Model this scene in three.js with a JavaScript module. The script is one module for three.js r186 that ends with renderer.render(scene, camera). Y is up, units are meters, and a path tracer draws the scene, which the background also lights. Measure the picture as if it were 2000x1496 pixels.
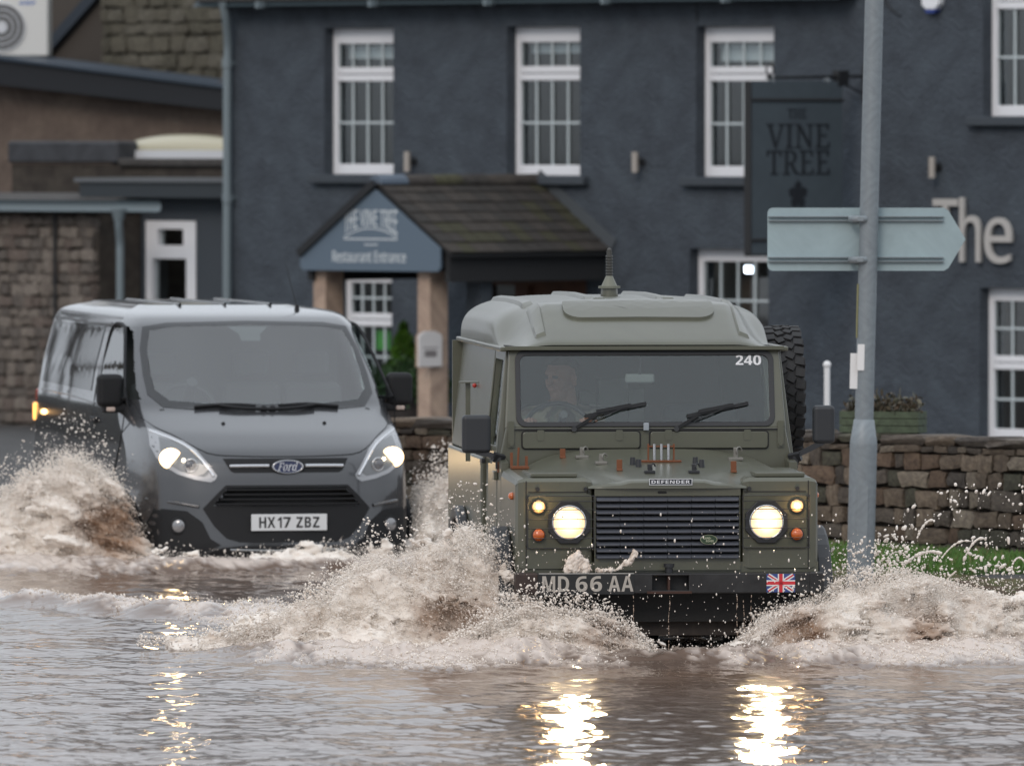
import * as THREE from 'three';
import { RoundedBoxGeometry } from 'three/addons/geometries/RoundedBoxGeometry.js';
import { TextGeometry } from 'three/addons/geometries/TextGeometry.js';
import { FontLoader } from 'three/addons/loaders/FontLoader.js';
import { mergeGeometries, mergeVertices, toCreasedNormals } from 'three/addons/utils/BufferGeometryUtils.js';
import { TessellateModifier } from 'three/addons/modifiers/TessellateModifier.js';
import { ImprovedNoise } from 'three/addons/math/ImprovedNoise.js';
import { MarchingCubes } from 'three/addons/objects/MarchingCubes.js';

// ---------------------------------------------------------------- camera, sky, sun, exposure
const scene = new THREE.Scene();
const FOCAL = 20000, EYE = 2.93;                       // focal length in pixels of a 2000 x 1496 picture; eye height over the water
const camera = new THREE.PerspectiveCamera(THREE.MathUtils.radToDeg(2 * Math.atan(748 / FOCAL)), 2000 / 1496, 1, 2500);
camera.position.set(0, EYE, 0);
camera.rotation.x = -Math.atan(488 / FOCAL);
camera.focus = 57.2;
camera.userData.fStop = 5.0;
scene.add(camera);

const noiseGen = new ImprovedNoise();
const noise = (x, y = 0, z = 0) => noiseGen.noise(x, y, z);
const fbm = (x, y, z, n = 4) => { let s = 0, a = 0.5, f = 1; for (let i = 0; i < n; i++) { s += a * noise(x * f, y * f, z * f); a *= 0.5; f *= 2.03; } return s; };
function rng(seed) { let s = seed | 0; return () => { s = (s + 0x6d2b79f5) | 0; let t = Math.imul(s ^ (s >>> 15), 1 | s); t = (t + Math.imul(t ^ (t >>> 7), 61 | t)) ^ t; return ((t ^ (t >>> 14)) >>> 0) / 4294967296; }; }

{ // overcast sky, brighter towards the zenith, with faint cloud structure
  const w = 256, h = 128, data = new Float32Array(w * h * 4);
  for (let j = 0; j < h; j++) for (let i = 0; i < w; i++) {
    const el = ((j + 0.5) / h - 0.5) * Math.PI, az = ((i + 0.5) / w) * Math.PI * 2;
    const s = Math.max(0, Math.sin(el)), c = Math.cos(el);
    const cl = 1 + 0.22 * fbm(c * Math.cos(az) * 2.2 + 7, s * 5 + 3, c * Math.sin(az) * 2.2 + 1, 4);
    const L = (el < 0 ? 0.34 : (0.86 + 0.56 * Math.pow(s, 0.8))) * cl;
    const o = (j * w + i) * 4;
    data[o] = L * 0.93; data[o + 1] = L * 0.995; data[o + 2] = L * 1.08; data[o + 3] = 1;
  }
  const sky = new THREE.DataTexture(data, w, h, THREE.RGBAFormat, THREE.FloatType);
  sky.mapping = THREE.EquirectangularReflectionMapping;
  sky.magFilter = THREE.LinearFilter; sky.needsUpdate = true;
  scene.background = sky; scene.environment = sky;
}
const sun = new THREE.DirectionalLight(0xfff0e2, 1.1);
sun.position.set(-24, 42, -10); sun.target.position.set(0, 0, -70);
sun.castShadow = true; sun.shadow.radius = 40; sun.shadow.mapSize.set(2048, 2048);
Object.assign(sun.shadow.camera, { left: -40, right: 40, top: 40, bottom: -40, near: 1, far: 200 });
sun.name = 'sun'; scene.add(sun, sun.target);
const renderer = new THREE.WebGLRenderer({ antialias: true });
renderer.toneMapping = THREE.LinearToneMapping;
renderer.toneMappingExposure = 0.86;
renderer.shadowMap.enabled = true;

// ---------------------------------------------------------------- helpers
const R = THREE.MathUtils.degToRad, lerp = THREE.MathUtils.lerp, clamp = THREE.MathUtils.clamp, sstep = THREE.MathUtils.smoothstep;
const V3 = (x, y, z) => new THREE.Vector3(x, y, z), V2 = (x, y) => new THREE.Vector2(x, y);
const interp = (x, xs, ys) => { if (x <= xs[0]) return ys[0]; for (let i = 1; i < xs.length; i++) if (x <= xs[i]) return lerp(ys[i - 1], ys[i], (x - xs[i - 1]) / (xs[i] - xs[i - 1])); return ys[ys.length - 1]; };
const taken = new Map();
const numbered = (n) => { const k = taken.get(n) ?? 0; taken.set(n, k + 1); return k ? n + '_' + String(k).padStart(3, '0') : n; };
function tag(o, label, category, group, kind) { if (label) o.userData.label = label; if (category) o.userData.category = category; if (group) o.userData.group = group; if (kind) o.userData.kind = kind; return o; }
function thing(name, label, category, pos = [0, 0, 0], turn = 0, group) {
  const o = new THREE.Group(); o.name = numbered(name); o.position.set(...pos); o.rotation.y = turn; scene.add(o);
  return tag(o, label, category, group);
}
function sub(name, parent, pos = [0, 0, 0], rot = [0, 0, 0]) { const o = new THREE.Group(); o.name = name; o.position.set(...pos); o.rotation.set(...rot); parent.add(o); return o; }
function clean(g) { // same attributes on every geometry, so that they merge
  g = g.index ? g.toNonIndexed() : g;
  for (const k of Object.keys(g.attributes)) if (!['position', 'normal', 'uv', 'color'].includes(k)) g.deleteAttribute(k);
  if (!g.attributes.normal) g.computeVertexNormals();
  if (!g.attributes.uv) g.setAttribute('uv', new THREE.BufferAttribute(new Float32Array(g.attributes.position.count * 2), 2));
  g.morphAttributes = {}; g.clearGroups();
  return g;
}
function merged(list) { return list.length === 1 ? clean(list[0]) : mergeGeometries(list.map(clean)); }
function metric(g) { // uv in metres, projected along each face's main axis
  g = clean(g);
  const p = g.attributes.position, n = g.attributes.normal, uv = g.attributes.uv;
  for (let i = 0; i < p.count; i += 3) {
    const ax = Math.abs(n.getX(i) + n.getX(i + 1) + n.getX(i + 2)), ay = Math.abs(n.getY(i) + n.getY(i + 1) + n.getY(i + 2)), az = Math.abs(n.getZ(i) + n.getZ(i + 1) + n.getZ(i + 2));
    for (let k = i; k < i + 3; k++) {
      if (ax >= ay && ax >= az) uv.setXY(k, p.getZ(k), p.getY(k)); else if (ay >= az) uv.setXY(k, p.getX(k), p.getZ(k)); else uv.setXY(k, p.getX(k), p.getY(k));
    }
  }
  return g;
}
function P(name, geos, mat, parent, label) {
  let g = merged([].concat(geos));
  if (mat.userData.metric) g = metric(g);
  const m = new THREE.Mesh(g, mat); m.name = parent ? name : numbered(name); m.castShadow = m.receiveShadow = true;
  (parent ?? scene).add(m); if (label) m.userData.label = label;
  return m;
}
const box = (x0, x1, y0, y1, z0, z1) => new THREE.BoxGeometry(x1 - x0, y1 - y0, z1 - z0).translate((x0 + x1) / 2, (y0 + y1) / 2, (z0 + z1) / 2);
const rbox = (x0, x1, y0, y1, z0, z1, r = 0.01, s = 2) => new RoundedBoxGeometry(x1 - x0, y1 - y0, z1 - z0, s, r).translate((x0 + x1) / 2, (y0 + y1) / 2, (z0 + z1) / 2);
function rod(a, b, r, r2 = r, n = 8) {
  const va = V3(...a), vb = V3(...b), d = vb.clone().sub(va), g = new THREE.CylinderGeometry(r2, r, d.length(), n);
  g.applyQuaternion(new THREE.Quaternion().setFromUnitVectors(V3(0, 1, 0), d.clone().normalize()));
  return g.translate(...va.add(vb).multiplyScalar(0.5).toArray());
}
function bar(a, b, w, t) { // a flat bar between two points
  const va = V3(...a), vb = V3(...b), d = vb.clone().sub(va), g = new THREE.BoxGeometry(w, d.length(), t);
  g.applyQuaternion(new THREE.Quaternion().setFromUnitVectors(V3(0, 1, 0), d.clone().normalize()));
  return g.translate(...va.add(vb).multiplyScalar(0.5).toArray());
}
const tube = (pts, r, n = 8, seg = 24, closed = false) => new THREE.TubeGeometry(new THREE.CatmullRomCurve3(pts.map((p) => V3(...p)), closed), seg, r, n, closed);
const discZ = (x, y, z, r, t, n = 32) => new THREE.CylinderGeometry(r, r, t, n).rotateX(Math.PI / 2).translate(x, y, z);
const shapeOf = (pts) => new THREE.Shape(pts.map((p) => V2(...p)));
function rrect(x0, x1, y0, y1, r, n = 5) { // rounded rectangle as points
  const out = []; for (const [cx, cy, a0] of [[x1 - r, y1 - r, 0], [x0 + r, y1 - r, 90], [x0 + r, y0 + r, 180], [x1 - r, y0 + r, 270]]) for (let i = 0; i <= n; i++) { const a = R(a0 + (90 * i) / n); out.push([cx + r * Math.cos(a), cy + r * Math.sin(a)]); }
  return out;
}
function slab(pts, z0, z1, holes = [], bevel = 0) { // polygon in x, y between two depths
  const s = shapeOf(pts); for (const h of holes) s.holes.push(new THREE.Path(h.map((p) => V2(...p))));
  return new THREE.ExtrudeGeometry(s, { depth: z1 - z0 - 2 * bevel, bevelEnabled: bevel > 0, bevelThickness: bevel, bevelSize: bevel, bevelOffset: -bevel, bevelSegments: 2, curveSegments: 16 }).translate(0, 0, z0 + bevel);
}
const sideSlab = (pts, x0, x1, holes, bevel = 0) => slab(pts.map(([z, y]) => [-z, y]), x0, x1, (holes ?? []).map((h) => h.map(([z, y]) => [-z, y])), bevel).rotateY(Math.PI / 2); // polygon in z, y between two x
const font = await new FontLoader().loadAsync('fonts/droid/droid_sans_bold.typeface.json');
const fontThin = await new FontLoader().loadAsync('fonts/droid/droid_sans_regular.typeface.json');
const fontSerif = await new FontLoader().loadAsync('fonts/droid/droid_serif_regular.typeface.json');
function text(str, f, x0, x1, y0, y1, z, depth) { // letters stretched to fill a box
  const g = new TextGeometry(str, { font: f, size: 1, depth: 1, curveSegments: 5 }); g.computeBoundingBox(); const b = g.boundingBox;
  return g.translate(-b.min.x, -b.min.y, -b.min.z).scale((x1 - x0) / (b.max.x - b.min.x), (y1 - y0) / (b.max.y - b.min.y), depth).translate(x0, y0, z);
}
// the place in the world that a picture position shows at a distance
function at(px, py, d) {
  const v = V3((px - 1000) / FOCAL, -(py - 748) / FOCAL, -1).applyAxisAngle(V3(1, 0, 0), camera.rotation.x);
  return V3(0, EYE, 0).addScaledVector(v, d / -v.z);
}

// ---------------------------------------------------------------- textures and materials
function tex(n, fn, srgb = false, rx = 1, ry = rx) {
  const d = new Uint8Array(n * n * 4);
  for (let j = 0; j < n; j++) for (let i = 0; i < n; i++) { const c = fn(i / n, j / n), o = (j * n + i) * 4; const a = Array.isArray(c) ? c : [c, c, c]; d[o] = clamp(a[0], 0, 1) * 255; d[o + 1] = clamp(a[1], 0, 1) * 255; d[o + 2] = clamp(a[2], 0, 1) * 255; d[o + 3] = 255; }
  const t = new THREE.DataTexture(d, n, n); t.wrapS = t.wrapT = THREE.RepeatWrapping; t.magFilter = THREE.LinearFilter; t.minFilter = THREE.LinearMipmapLinearFilter; t.generateMipmaps = true;
  if (srgb) t.colorSpace = THREE.SRGBColorSpace; t.repeat.set(rx, ry); t.needsUpdate = true; return t;
}
// noise that closes on itself over the unit square
const tileNoise = (u, v, f, o = 0, oct = 3) => { const a = u * Math.PI * 2, b = v * Math.PI * 2, k = f / (Math.PI * 2); return fbm(Math.cos(a) * k + o + 20, Math.sin(a) * k + Math.cos(b) * k + o, Math.sin(b) * k + o * 2 + 9, oct); };
const gritTex = tex(256, (u, v) => 0.5 + 0.9 * tileNoise(u, v, 26, 3, 4), false, 1);
const coarseTex = tex(256, (u, v) => 0.5 + 0.9 * tileNoise(u, v, 7, 11, 5), false, 1);
function tinted(base, vary, f, oct = 4, seed = 5, rep = 1) { // linear base colour with patches, returned as an sRGB map
  const c = new THREE.Color();
  return tex(256, (u, v) => { const n = tileNoise(u, v, f, seed, oct), m = tileNoise(u, v, f * 5, seed + 40, 3); const k = 1 + vary * (1.6 * n + 0.7 * m); c.setRGB(base[0] * k, base[1] * k * (1 + 0.1 * vary * n), base[2] * k).convertLinearToSRGB(); return [c.r, c.g, c.b]; }, true, rep);
}
const lin = (r, g, b) => new THREE.Color().setRGB(r, g, b);
function mat(r, g, b, rough = 0.6, extra = {}) {
  const { metric: m, ...rest } = extra;
  const o = new THREE.MeshPhysicalMaterial({ color: lin(r, g, b), roughness: rough, ...rest }); if (m) o.userData.metric = true; return o;
}
const rep = (t, x, y = x) => { const c = t.clone(); c.repeat.set(x, y); c.needsUpdate = true; return c; };
const M = {
  render: mat(1, 1, 1, 0.9, { metric: true, map: tinted([0.058, 0.071, 0.088], 0.3, 9, 4, 5, 0.5), bumpMap: rep(gritTex, 1.6), bumpScale: 0.02 }),
  renderSmooth: mat(0.052, 0.063, 0.076, 0.85, { metric: true, bumpMap: rep(gritTex, 2), bumpScale: 0.006 }),
  pvc: mat(0.78, 0.79, 0.82, 0.35), pvcGrey: mat(0.6, 0.62, 0.65, 0.4),
  bar: mat(0.5, 0.56, 0.58, 0.4),
  pane: mat(0.9, 0.94, 0.94, 0.02, { transmission: 1, thickness: 0, ior: 1.7 }),
  room: mat(0.14, 0.12, 0.10, 0.9), curtain: mat(0.16, 0.12, 0.1, 0.95),
  slate: mat(1, 1, 1, 0.75, { metric: true, map: tinted([0.052, 0.048, 0.045], 0.4, 12, 4, 2, 1), bumpMap: gritTex, bumpScale: 0.006 }),
  tile: [[0.05, 0.043, 0.038], [0.062, 0.053, 0.045], [0.042, 0.038, 0.034], [0.058, 0.056, 0.03]].map((c, i) => mat(1, 1, 1, 0.8, { metric: true, map: tinted(c, 0.5, 10, 4, 20 + i, 1.4), bumpMap: rep(gritTex, 3), bumpScale: 0.006 })),
  pipe: mat(0.17, 0.21, 0.23, 0.45), pipeBlue: mat(0.13, 0.17, 0.2, 0.5), black: mat(0.012, 0.013, 0.015, 0.55), blackSoft: mat(0.02, 0.021, 0.023, 0.8),
  timber: mat(1, 1, 1, 0.8, { metric: true, map: tinted([0.42, 0.31, 0.24], 0.35, 6, 4, 31, 1), bumpMap: gritTex, bumpScale: 0.006 }),
  timberDark: mat(1, 1, 1, 0.7, { metric: true, map: tinted([0.11, 0.05, 0.028], 0.35, 6, 4, 33, 1) }),
  signBlue: mat(0.105, 0.145, 0.19, 0.5), signText: mat(0.62, 0.66, 0.68, 0.5),
  brownRender: mat(1, 1, 1, 0.95, { metric: true, map: tinted([0.125, 0.095, 0.078], 0.4, 5, 5, 8, 0.5), bumpMap: gritTex, bumpScale: 0.01 }),
  mortar: mat(1, 1, 1, 0.95, { metric: true, map: tinted([0.05, 0.042, 0.035], 0.5, 9, 4, 14, 1), bumpMap: rep(gritTex, 2), bumpScale: 0.01 }),
  galv: mat(1, 1, 1, 0.5, { metric: true, metalness: 0.25, map: tinted([0.22, 0.25, 0.27], 0.16, 14, 4, 51, 2) }),
  signBack: mat(1, 1, 1, 0.5, { metric: true, map: tinted([0.30, 0.385, 0.41], 0.12, 5, 4, 53, 1) }),
  white: mat(0.75, 0.75, 0.75, 0.5),
};
const stoneMats = [[0.15, 0.115, 0.085], [0.115, 0.095, 0.078], [0.20, 0.155, 0.115], [0.085, 0.072, 0.062], [0.14, 0.095, 0.066], [0.24, 0.20, 0.155], [0.085, 0.08, 0.058]].map((c, i) => mat(1, 1, 1, 0.9, { metric: true, map: tinted(c, 0.55, 10, 5, 60 + i * 3, 2.2), bumpMap: rep(gritTex, 4), bumpScale: 0.012 }));
// ---------------------------------------------------------------- ground under the flood, and the flood itself
const shoreAt = (x) => interp(x, [-30, -6, -3.5, -1.7, -1.0, 3.4, 7, 30], [88, 84, 82, 80, 75.4, 67.0, 62.5, 40]);
const bedAt = (x, z) => -0.25 + 0.3 * sstep(-z - shoreAt(x), -1.4, 0.5) + 0.26 * sstep(x + 0.05 * (z + 47), 2.5, 3.6) * sstep(z, -49.5, -46.5);
{
  const xs = [], zs = [];
  for (const v of [-900, -300, -120, -60, -30, -20, -15]) xs.push(v); for (let v = -12; v <= 12.01; v += 0.4) xs.push(v); for (const v of [15, 20, 30, 60, 120, 300, 900]) xs.push(v);
  for (const v of [60, 20, 0, -15, -25]) zs.push(v); for (let v = -30; v >= -110; v -= 0.5) zs.push(v); for (const v of [-120, -160, -240, -500, -1200]) zs.push(v);
  const pos = [], uv = [], idx = [];
  for (const z of zs) for (const x of xs) { pos.push(x, bedAt(x, z) + 0.012 * fbm(x * 2, z * 2, 4), z); uv.push(x, z); }
  for (let j = 0; j < zs.length - 1; j++) for (let i = 0; i < xs.length - 1; i++) { const a = j * xs.length + i, b = a + xs.length; idx.push(a, a + 1, b, a + 1, b + 1, b); }
  const g = new THREE.BufferGeometry(); g.setAttribute('position', new THREE.Float32BufferAttribute(pos, 3)); g.setAttribute('uv', new THREE.Float32BufferAttribute(uv, 2)); g.setIndex(idx); g.computeVertexNormals();
  const m = mat(1, 1, 1, 0.7, { map: tinted([0.05, 0.048, 0.047], 0.4, 9, 5, 71, 0.5), bumpMap: rep(gritTex, 3), bumpScale: 0.01 });
  const o = new THREE.Mesh(g, m); o.name = 'road'; o.receiveShadow = true; scene.add(tag(o, 'dark wet asphalt road and yard under and behind the flood', 'road', null, 'structure'));
}
// vehicles' frames: centre of the front, on the water line, x to the picture's right, z forward
const CAR = { x: (1304 - 1000) / FOCAL * 57.14, z: -57.14, yaw: R(5) }, VAN = { x: (563 - 1000) / FOCAL * 68.97, z: -68.97, yaw: R(12.3) };
const toLocal = (v, x, z) => { const dx = x - v.x, dz = z - v.z, c = Math.cos(v.yaw), s = Math.sin(v.yaw); return [dx * c - dz * s, dx * s + dz * c]; };
const toWorld = (v, X, Z) => { const c = Math.cos(v.yaw), s = Math.sin(v.yaw); return [v.x + X * c + Z * s, v.z - X * s + Z * c]; };
// crest of the wake running off to the left, as depth along x; its strength
const crestD = (x) => interp(x, [-4, -3.2, -2.4, -1.4, -0.6, 0], [64.6, 63.6, 62.4, 61.0, 59.2, 58.0]);
function waterAt(x, z) { // height and share of foam
  const [X, Z] = toLocal(CAR, x, z), [vx, vz] = toLocal(VAN, x, z);
  let y = 0, foam = 0;
  // wind ripples
  const warp = 0.5 * noise(x * 0.7, z * 0.4, 3);
  y += 0.020 * noise(x * 1.7 + warp, z * 1.5, 1.3) + 0.010 * noise(x * 4.1 + 5, z * 3.3 + warp, 8.1) + 0.0052 * noise(x * 9.3, z * 8.1 + warp * 3, 2.7) + 0.0025 * noise(x * 21 + warp * 5, z * 18, 5.2) + 0.0009 * noise(x * 43, z * 37, 1.9);
  // bow wave ahead of the off-road vehicle
  const rb = Math.hypot(X * 0.62, Z + 0.9) - 1.55, front = Math.exp(-((rb + 0.08 * noise(x * 3, z * 3, 5)) ** 2) / 0.05) * sstep(Z, -1.4, 0.2);
  y += 0.075 * front * (0.8 + 0.5 * noise(x * 5, z * 5, 9));
  foam = Math.max(foam, 0.46 * Math.exp(-((rb + 0.2) ** 2) / 0.05) * sstep(Z, -0.6, 0.3));
  // churned water round the wheels
  for (const s of [-1, 1]) {
    const dx = X - s * 1.15, dz = Z + 0.35, r = Math.hypot(dx * 0.75, dz * 0.55);
    const k = sstep(1.32 - r, 0, 0.9); foam = Math.max(foam, k * 1.0); y += 0.05 * k * (0.5 + fbm(x * 7, z * 5, 2, 3));
    const wake = sstep(Math.abs(X), 0.75, 1.0) * (1 - sstep(Math.abs(X), 1.4 - 0.3 * Z * 0.3, 2.4 - Z * 0.25)) * sstep(-Z, 0, 0.8) * (1 - sstep(-Z, 5, 10)); foam = Math.max(foam, 0.75 * wake);
  }
  // wake crest to the left
  if (x < 0.2) { const dc = -z - crestD(x) + 0.25 * noise(x * 1.6, 3, 1), a = sstep(x, -4.6, -3.2); const k = Math.exp(-(dc * dc) / 0.22) * (1 - sstep(x, -0.5, 0.2)); y += 0.085 * k * (0.75 + 0.6 * noise(x * 2.6, z * 2, 4)); foam = Math.max(foam, (0.78 + 0.2 * a) * Math.exp(-((dc - 0.3) ** 2) / 0.42) * (1 - sstep(x, -0.3, 0.4))); const d2 = dc + 1.4; y += 0.028 * Math.exp(-(d2 * d2) / 0.3); }
  // the van's own bow wave and wheels
  const rv = Math.hypot(vx * 0.6, vz + 0.9) - 1.35; foam = Math.max(foam, 0.8 * Math.exp(-(rv * rv) / 0.09) * sstep(vz, -0.9, 0.0)); y += 0.06 * Math.exp(-(rv * rv) / 0.06) * sstep(vz, -1, 0.2);
  for (const s of [-1, 1]) { const r = Math.hypot((vx - s * 1.5) * 0.6, (vz + 0.9) * 0.45); const k = sstep(1.25 - r, 0, 0.9); foam = Math.max(foam, k); y += 0.05 * k * (0.5 + fbm(x * 6, z * 5, 7, 3)); }
  const lace = fbm(x * 5.2, z * 2.2, 4.4, 4);
  const f = sstep(foam + 0.85 * lace + 0.28 * noise(x * 25, z * 13, 3), 0.44, 0.84) * sstep(foam, 0.02, 0.3);
  if (f > 0) y += f * (0.018 + 0.03 * fbm(x * 13, z * 9, 6, 3) + 0.012 * noise(x * 38, z * 30, 2));
  return [y, f];
}
{
  const xs = [], zs = [];
  for (const v of [-200, -80, -40, -20, -14]) xs.push(v); for (let v = -11; v < -5.3; v += 0.11) xs.push(v); for (let v = -5.2; v <= 5.2; v += 0.022) xs.push(v); for (let v = 5.3; v < 11; v += 0.11) xs.push(v); for (const v of [14, 20, 40, 80, 200]) xs.push(v);
  for (const v of [40, 10, -5, -15]) zs.push(v); for (let v = -20; v > -45.3; v -= 0.12) zs.push(v); for (let v = -45.4; v >= -63; v -= 0.026) zs.push(v); for (let v = -63; v >= -84; v -= 0.05) zs.push(v); zs.push(-90);
  const nx = xs.length, pos = new Float32Array(nx * zs.length * 3), col = new Float32Array(nx * zs.length * 3), idx = [];
  let k = 0;
  for (const z of zs) for (const x of xs) {
    const near = Math.abs(x) < 11.2 && z < -19.5 && z > -85, [y, f] = near ? waterAt(x, z) : [0, 0];
    pos[k] = x; pos[k + 1] = y; pos[k + 2] = z;
    const mud = 1 + 0.25 * noise(x * 0.8, z * 0.5, 12);
    col[k] = lerp(0.158 * mud, 0.58, f); col[k + 1] = lerp(0.113 * mud, 0.50, f); col[k + 2] = lerp(0.089 * mud, 0.445, f); k += 3;
  }
  for (let j = 0; j < zs.length - 1; j++) for (let i = 0; i < nx - 1; i++) { const a = j * nx + i, b = a + nx; idx.push(a, a + 1, b, a + 1, b + 1, b); }
  const g = new THREE.BufferGeometry(); g.setAttribute('position', new THREE.BufferAttribute(pos, 3)); g.setAttribute('color', new THREE.BufferAttribute(col, 3)); g.setIndex(idx); g.computeVertexNormals();
  const m = mat(1, 1, 1, 0.09, { ior: 1.33, vertexColors: true });
  const o = new THREE.Mesh(g, m); o.name = 'flood_water'; o.receiveShadow = true; scene.add(tag(o, 'muddy brown flood water covering the road', 'water', null, 'structure'));
}
// ---------------------------------------------------------------- the pub: local x along its front, z out of it
const PUBA = R(43), PUBO = [(750 - 1000) / FOCAL * 97.6, 0, -97.6];
const pubPoint = (u, v, n) => [PUBO[0] + u * Math.cos(PUBA) - n * Math.sin(PUBA), v, PUBO[2] + u * Math.sin(PUBA) + n * Math.cos(PUBA)];
const pubThing = (name, label, cat, [u, v, n], group) => thing(name, label, cat, pubPoint(u, v, n), -PUBA, group);
const pub = pubThing('pub_building', 'dark slate grey rendered pub with white framed windows', 'building', [0, 0, 0]);
const openings = [
  { r: [-0.793, 0.122, 2.535, 3.935], k: 'up' }, { r: [1.602, 2.54, 2.53, 3.935], k: 'up' }, { r: [4.002, 4.965, 2.525, 3.92], k: 'up' },
  { r: [7.49, 8.45, 3.08, 4.56], k: 'up' }, { r: [7.456, 8.45, 0.16, 1.535], k: 'tall' }, { r: [3.92, 4.9, 0.40, 1.862], k: 'low' }, { r: [-0.62, 0.10, 0.40, 1.62], k: 'porch' },
];
const doorHole = [1.12, 2.62, 0.0, 1.58];
{
  const outer = [[-2.12, -0.3], [9.4, -0.3], [9.4, 5.6], [6.02, 5.6], [6.02, 4.21], [-2.12, 4.21]];
  const rect = ([a, b, c, d]) => [[a, c], [a, d], [b, d], [b, c]];
  P('wall', slab(outer, -0.35, 0, [...openings.map((o) => rect(o.r)), rect(doorHole)]), M.render, pub);
  P('rear_wall', [box(-2.12, 9.4, -0.3, 4.2, -6.2, -5.9)], M.renderSmooth, pub);
  P('end_wall', [box(-2.12, -1.82, -0.3, 4.2, -5.9, -0.35)], M.renderSmooth, pub); P('end_wall', [box(9.1, 9.4, -0.3, 5.58, -5.9, -0.35)], M.renderSmooth, pub);
  P('inner_wall', [box(-1.82, 9.1, -0.3, 4.2, -3.3, -3.2), box(3.1, 3.2, -0.3, 4.2, -3.2, -0.35), box(6.0, 6.1, -0.3, 4.2, -3.2, -0.35)], M.room, pub);
  P('upper_floor', [box(-1.82, 9.1, 2.02, 2.2, -5.9, -0.36), box(-1.82, 9.1, 4.05, 4.15, -5.9, -0.36)], M.room, pub);
  // roofs, above the picture but mirrored by the water
  P('roof', slab([[0.25, 4.2], [0.25, 4.28], [-3.1, 6.3], [-6.4, 4.28], [-6.4, 4.2], [-3.1, 6.18]].map(([z, y]) => [-z, y]), -2.3, 6.0).rotateY(Math.PI / 2), M.slate, pub);
  P('roof', slab([[0.25, 5.6], [0.25, 5.68], [-3.1, 7.6], [-6.4, 5.68], [-6.4, 5.6]].map(([z, y]) => [-z, y]), 6.03, 9.5).rotateY(Math.PI / 2), M.slate, pub);
  P('gable_wall', slab([[0, 4.22], [0, 5.55], [-6.2, 5.55], [-6.2, 4.22]].map(([z, y]) => [-z, y]), 6.04, 6.2).rotateY(Math.PI / 2), M.renderSmooth, pub);
  P('soffit', [box(-2.15, 6.0, 4.17, 4.2, 0.005, 0.2)], M.black, pub);
  const gut = P('gutter', [new THREE.CylinderGeometry(0.06, 0.06, 8.3, 16, 1, true, -Math.PI / 2, Math.PI).rotateX(Math.PI).rotateZ(Math.PI / 2).translate(1.82, 4.21, 0.26)], mat(0.06, 0.085, 0.1, 0.5, { side: THREE.DoubleSide }), pub);
  for (let k = 0; k < 5; k++) P('gutter_bracket', box(-1.4 + k * 1.5, -1.36 + k * 1.5, 4.13, 4.19, 0.19, 0.33), M.pipe, gut);
  const dp = P('downpipe', [tube([[-1.93, 4.2, 0.24], [-1.93, 4.08, 0.2], [-2.0, 3.78, 0.09], [-2.02, 3.6, 0.08]], 0.042, 12, 16), rod([-2.02, 3.62, 0.08], [-2.03, 0.0, 0.08], 0.042, 0.042, 14)], M.pipe, pub);
  for (const v of [3.65, 2.35, 1.1]) P('pipe_collar', [rod([-2.02, v, 0.08], [-2.02, v - 0.09, 0.08], 0.052, 0.052, 14), box(-2.06, -1.98, v - 0.06, v - 0.03, 0.0, 0.06)], M.pipe, dp);
  P('cable', tube([[4.02, 4.2, 0.012], [4.02, 3.95, 0.012]], 0.006, 5, 4), M.black, pub); P('cable', [tube([[6.3, 4.17, 0.02], [6.42, 4.05, 0.02], [6.52, 4.0, 0.02]], 0.008, 5, 8)], M.black, pub);
  for (const { r: [a, b, c, d], k } of openings) {
    const w = sub('window', pub), z1 = -0.12, z0 = -0.18, f = 0.065, fr = [], bars = [], panes = [];
    const H = (y0, y1, x0 = a, x1 = b, zz = z1) => fr.push(rbox(x0, x1, y0, y1, z0, zz, 0.008, 1));
    const top = k === 'up' ? 0.15 : 0.12, tr = k === 'up' ? d - 0.375 : k === 'tall' ? c + 0.76 : k === 'low' ? c + 0.62 : c + 0.81, th = k === 'up' ? 0.135 : 0.125, bot = 0.1;
    fr.push(rbox(a, a + f, c, d, z0, z1, 0.008, 1), rbox(b - f, b, c, d, z0, z1, 0.008, 1)); H(d - top, d, a + f, b - f); H(c, c + bot, a + f, b - f); H(tr - th, tr - th / 2 - 0.004, a + f, b - f, z1 + 0.012); H(tr - th / 2 + 0.004, tr, a + f, b - f, z1 + 0.002);
    P('frame', fr, M.pvc, w);
    const gx0 = a + f, gx1 = b - f, n = 4;
    for (const [y0, y1, hs] of [[tr, d - top, k === 'up' ? 0 : 1], [c + bot, tr - th, 1]]) {
      P('pane', box(gx0, gx1, y0, y1, z0 + 0.035, z0 + 0.036).clone(), M.pane, w);
      for (let i = 1; i < n; i++) { const x = lerp(gx0, gx1, i / n); bars.push([x - 0.011, x + 0.011, y0, y1]); }
      for (let i = 1; i <= hs; i++) { const y = lerp(y0, y1, i / (hs + 1)); P('glazing_bar', box(gx0, gx1, y - 0.011, y + 0.011, z0 + 0.04, z0 + 0.058), M.bar, w); }
    }
    for (const [x0, x1, y0, y1] of bars) P('glazing_bar', box(x0, x1, y0, y1, z0 + 0.042, z0 + 0.056), M.bar, w);
    // curtain hanging inside, in folds
    const folds = [14, 9, 18, 12, 20, 11, 8][openings.findIndex((q) => q.r[0] === a)]; const cp = []; for (let i = 0; i <= folds; i++) cp.push([b - 0.02 - i * 0.016, -0.30 + 0.018 * Math.sin(i * 1.7)]);
    const cs = [...cp, ...cp.slice().reverse().map(([x, z]) => [x, z - 0.006])];
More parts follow.
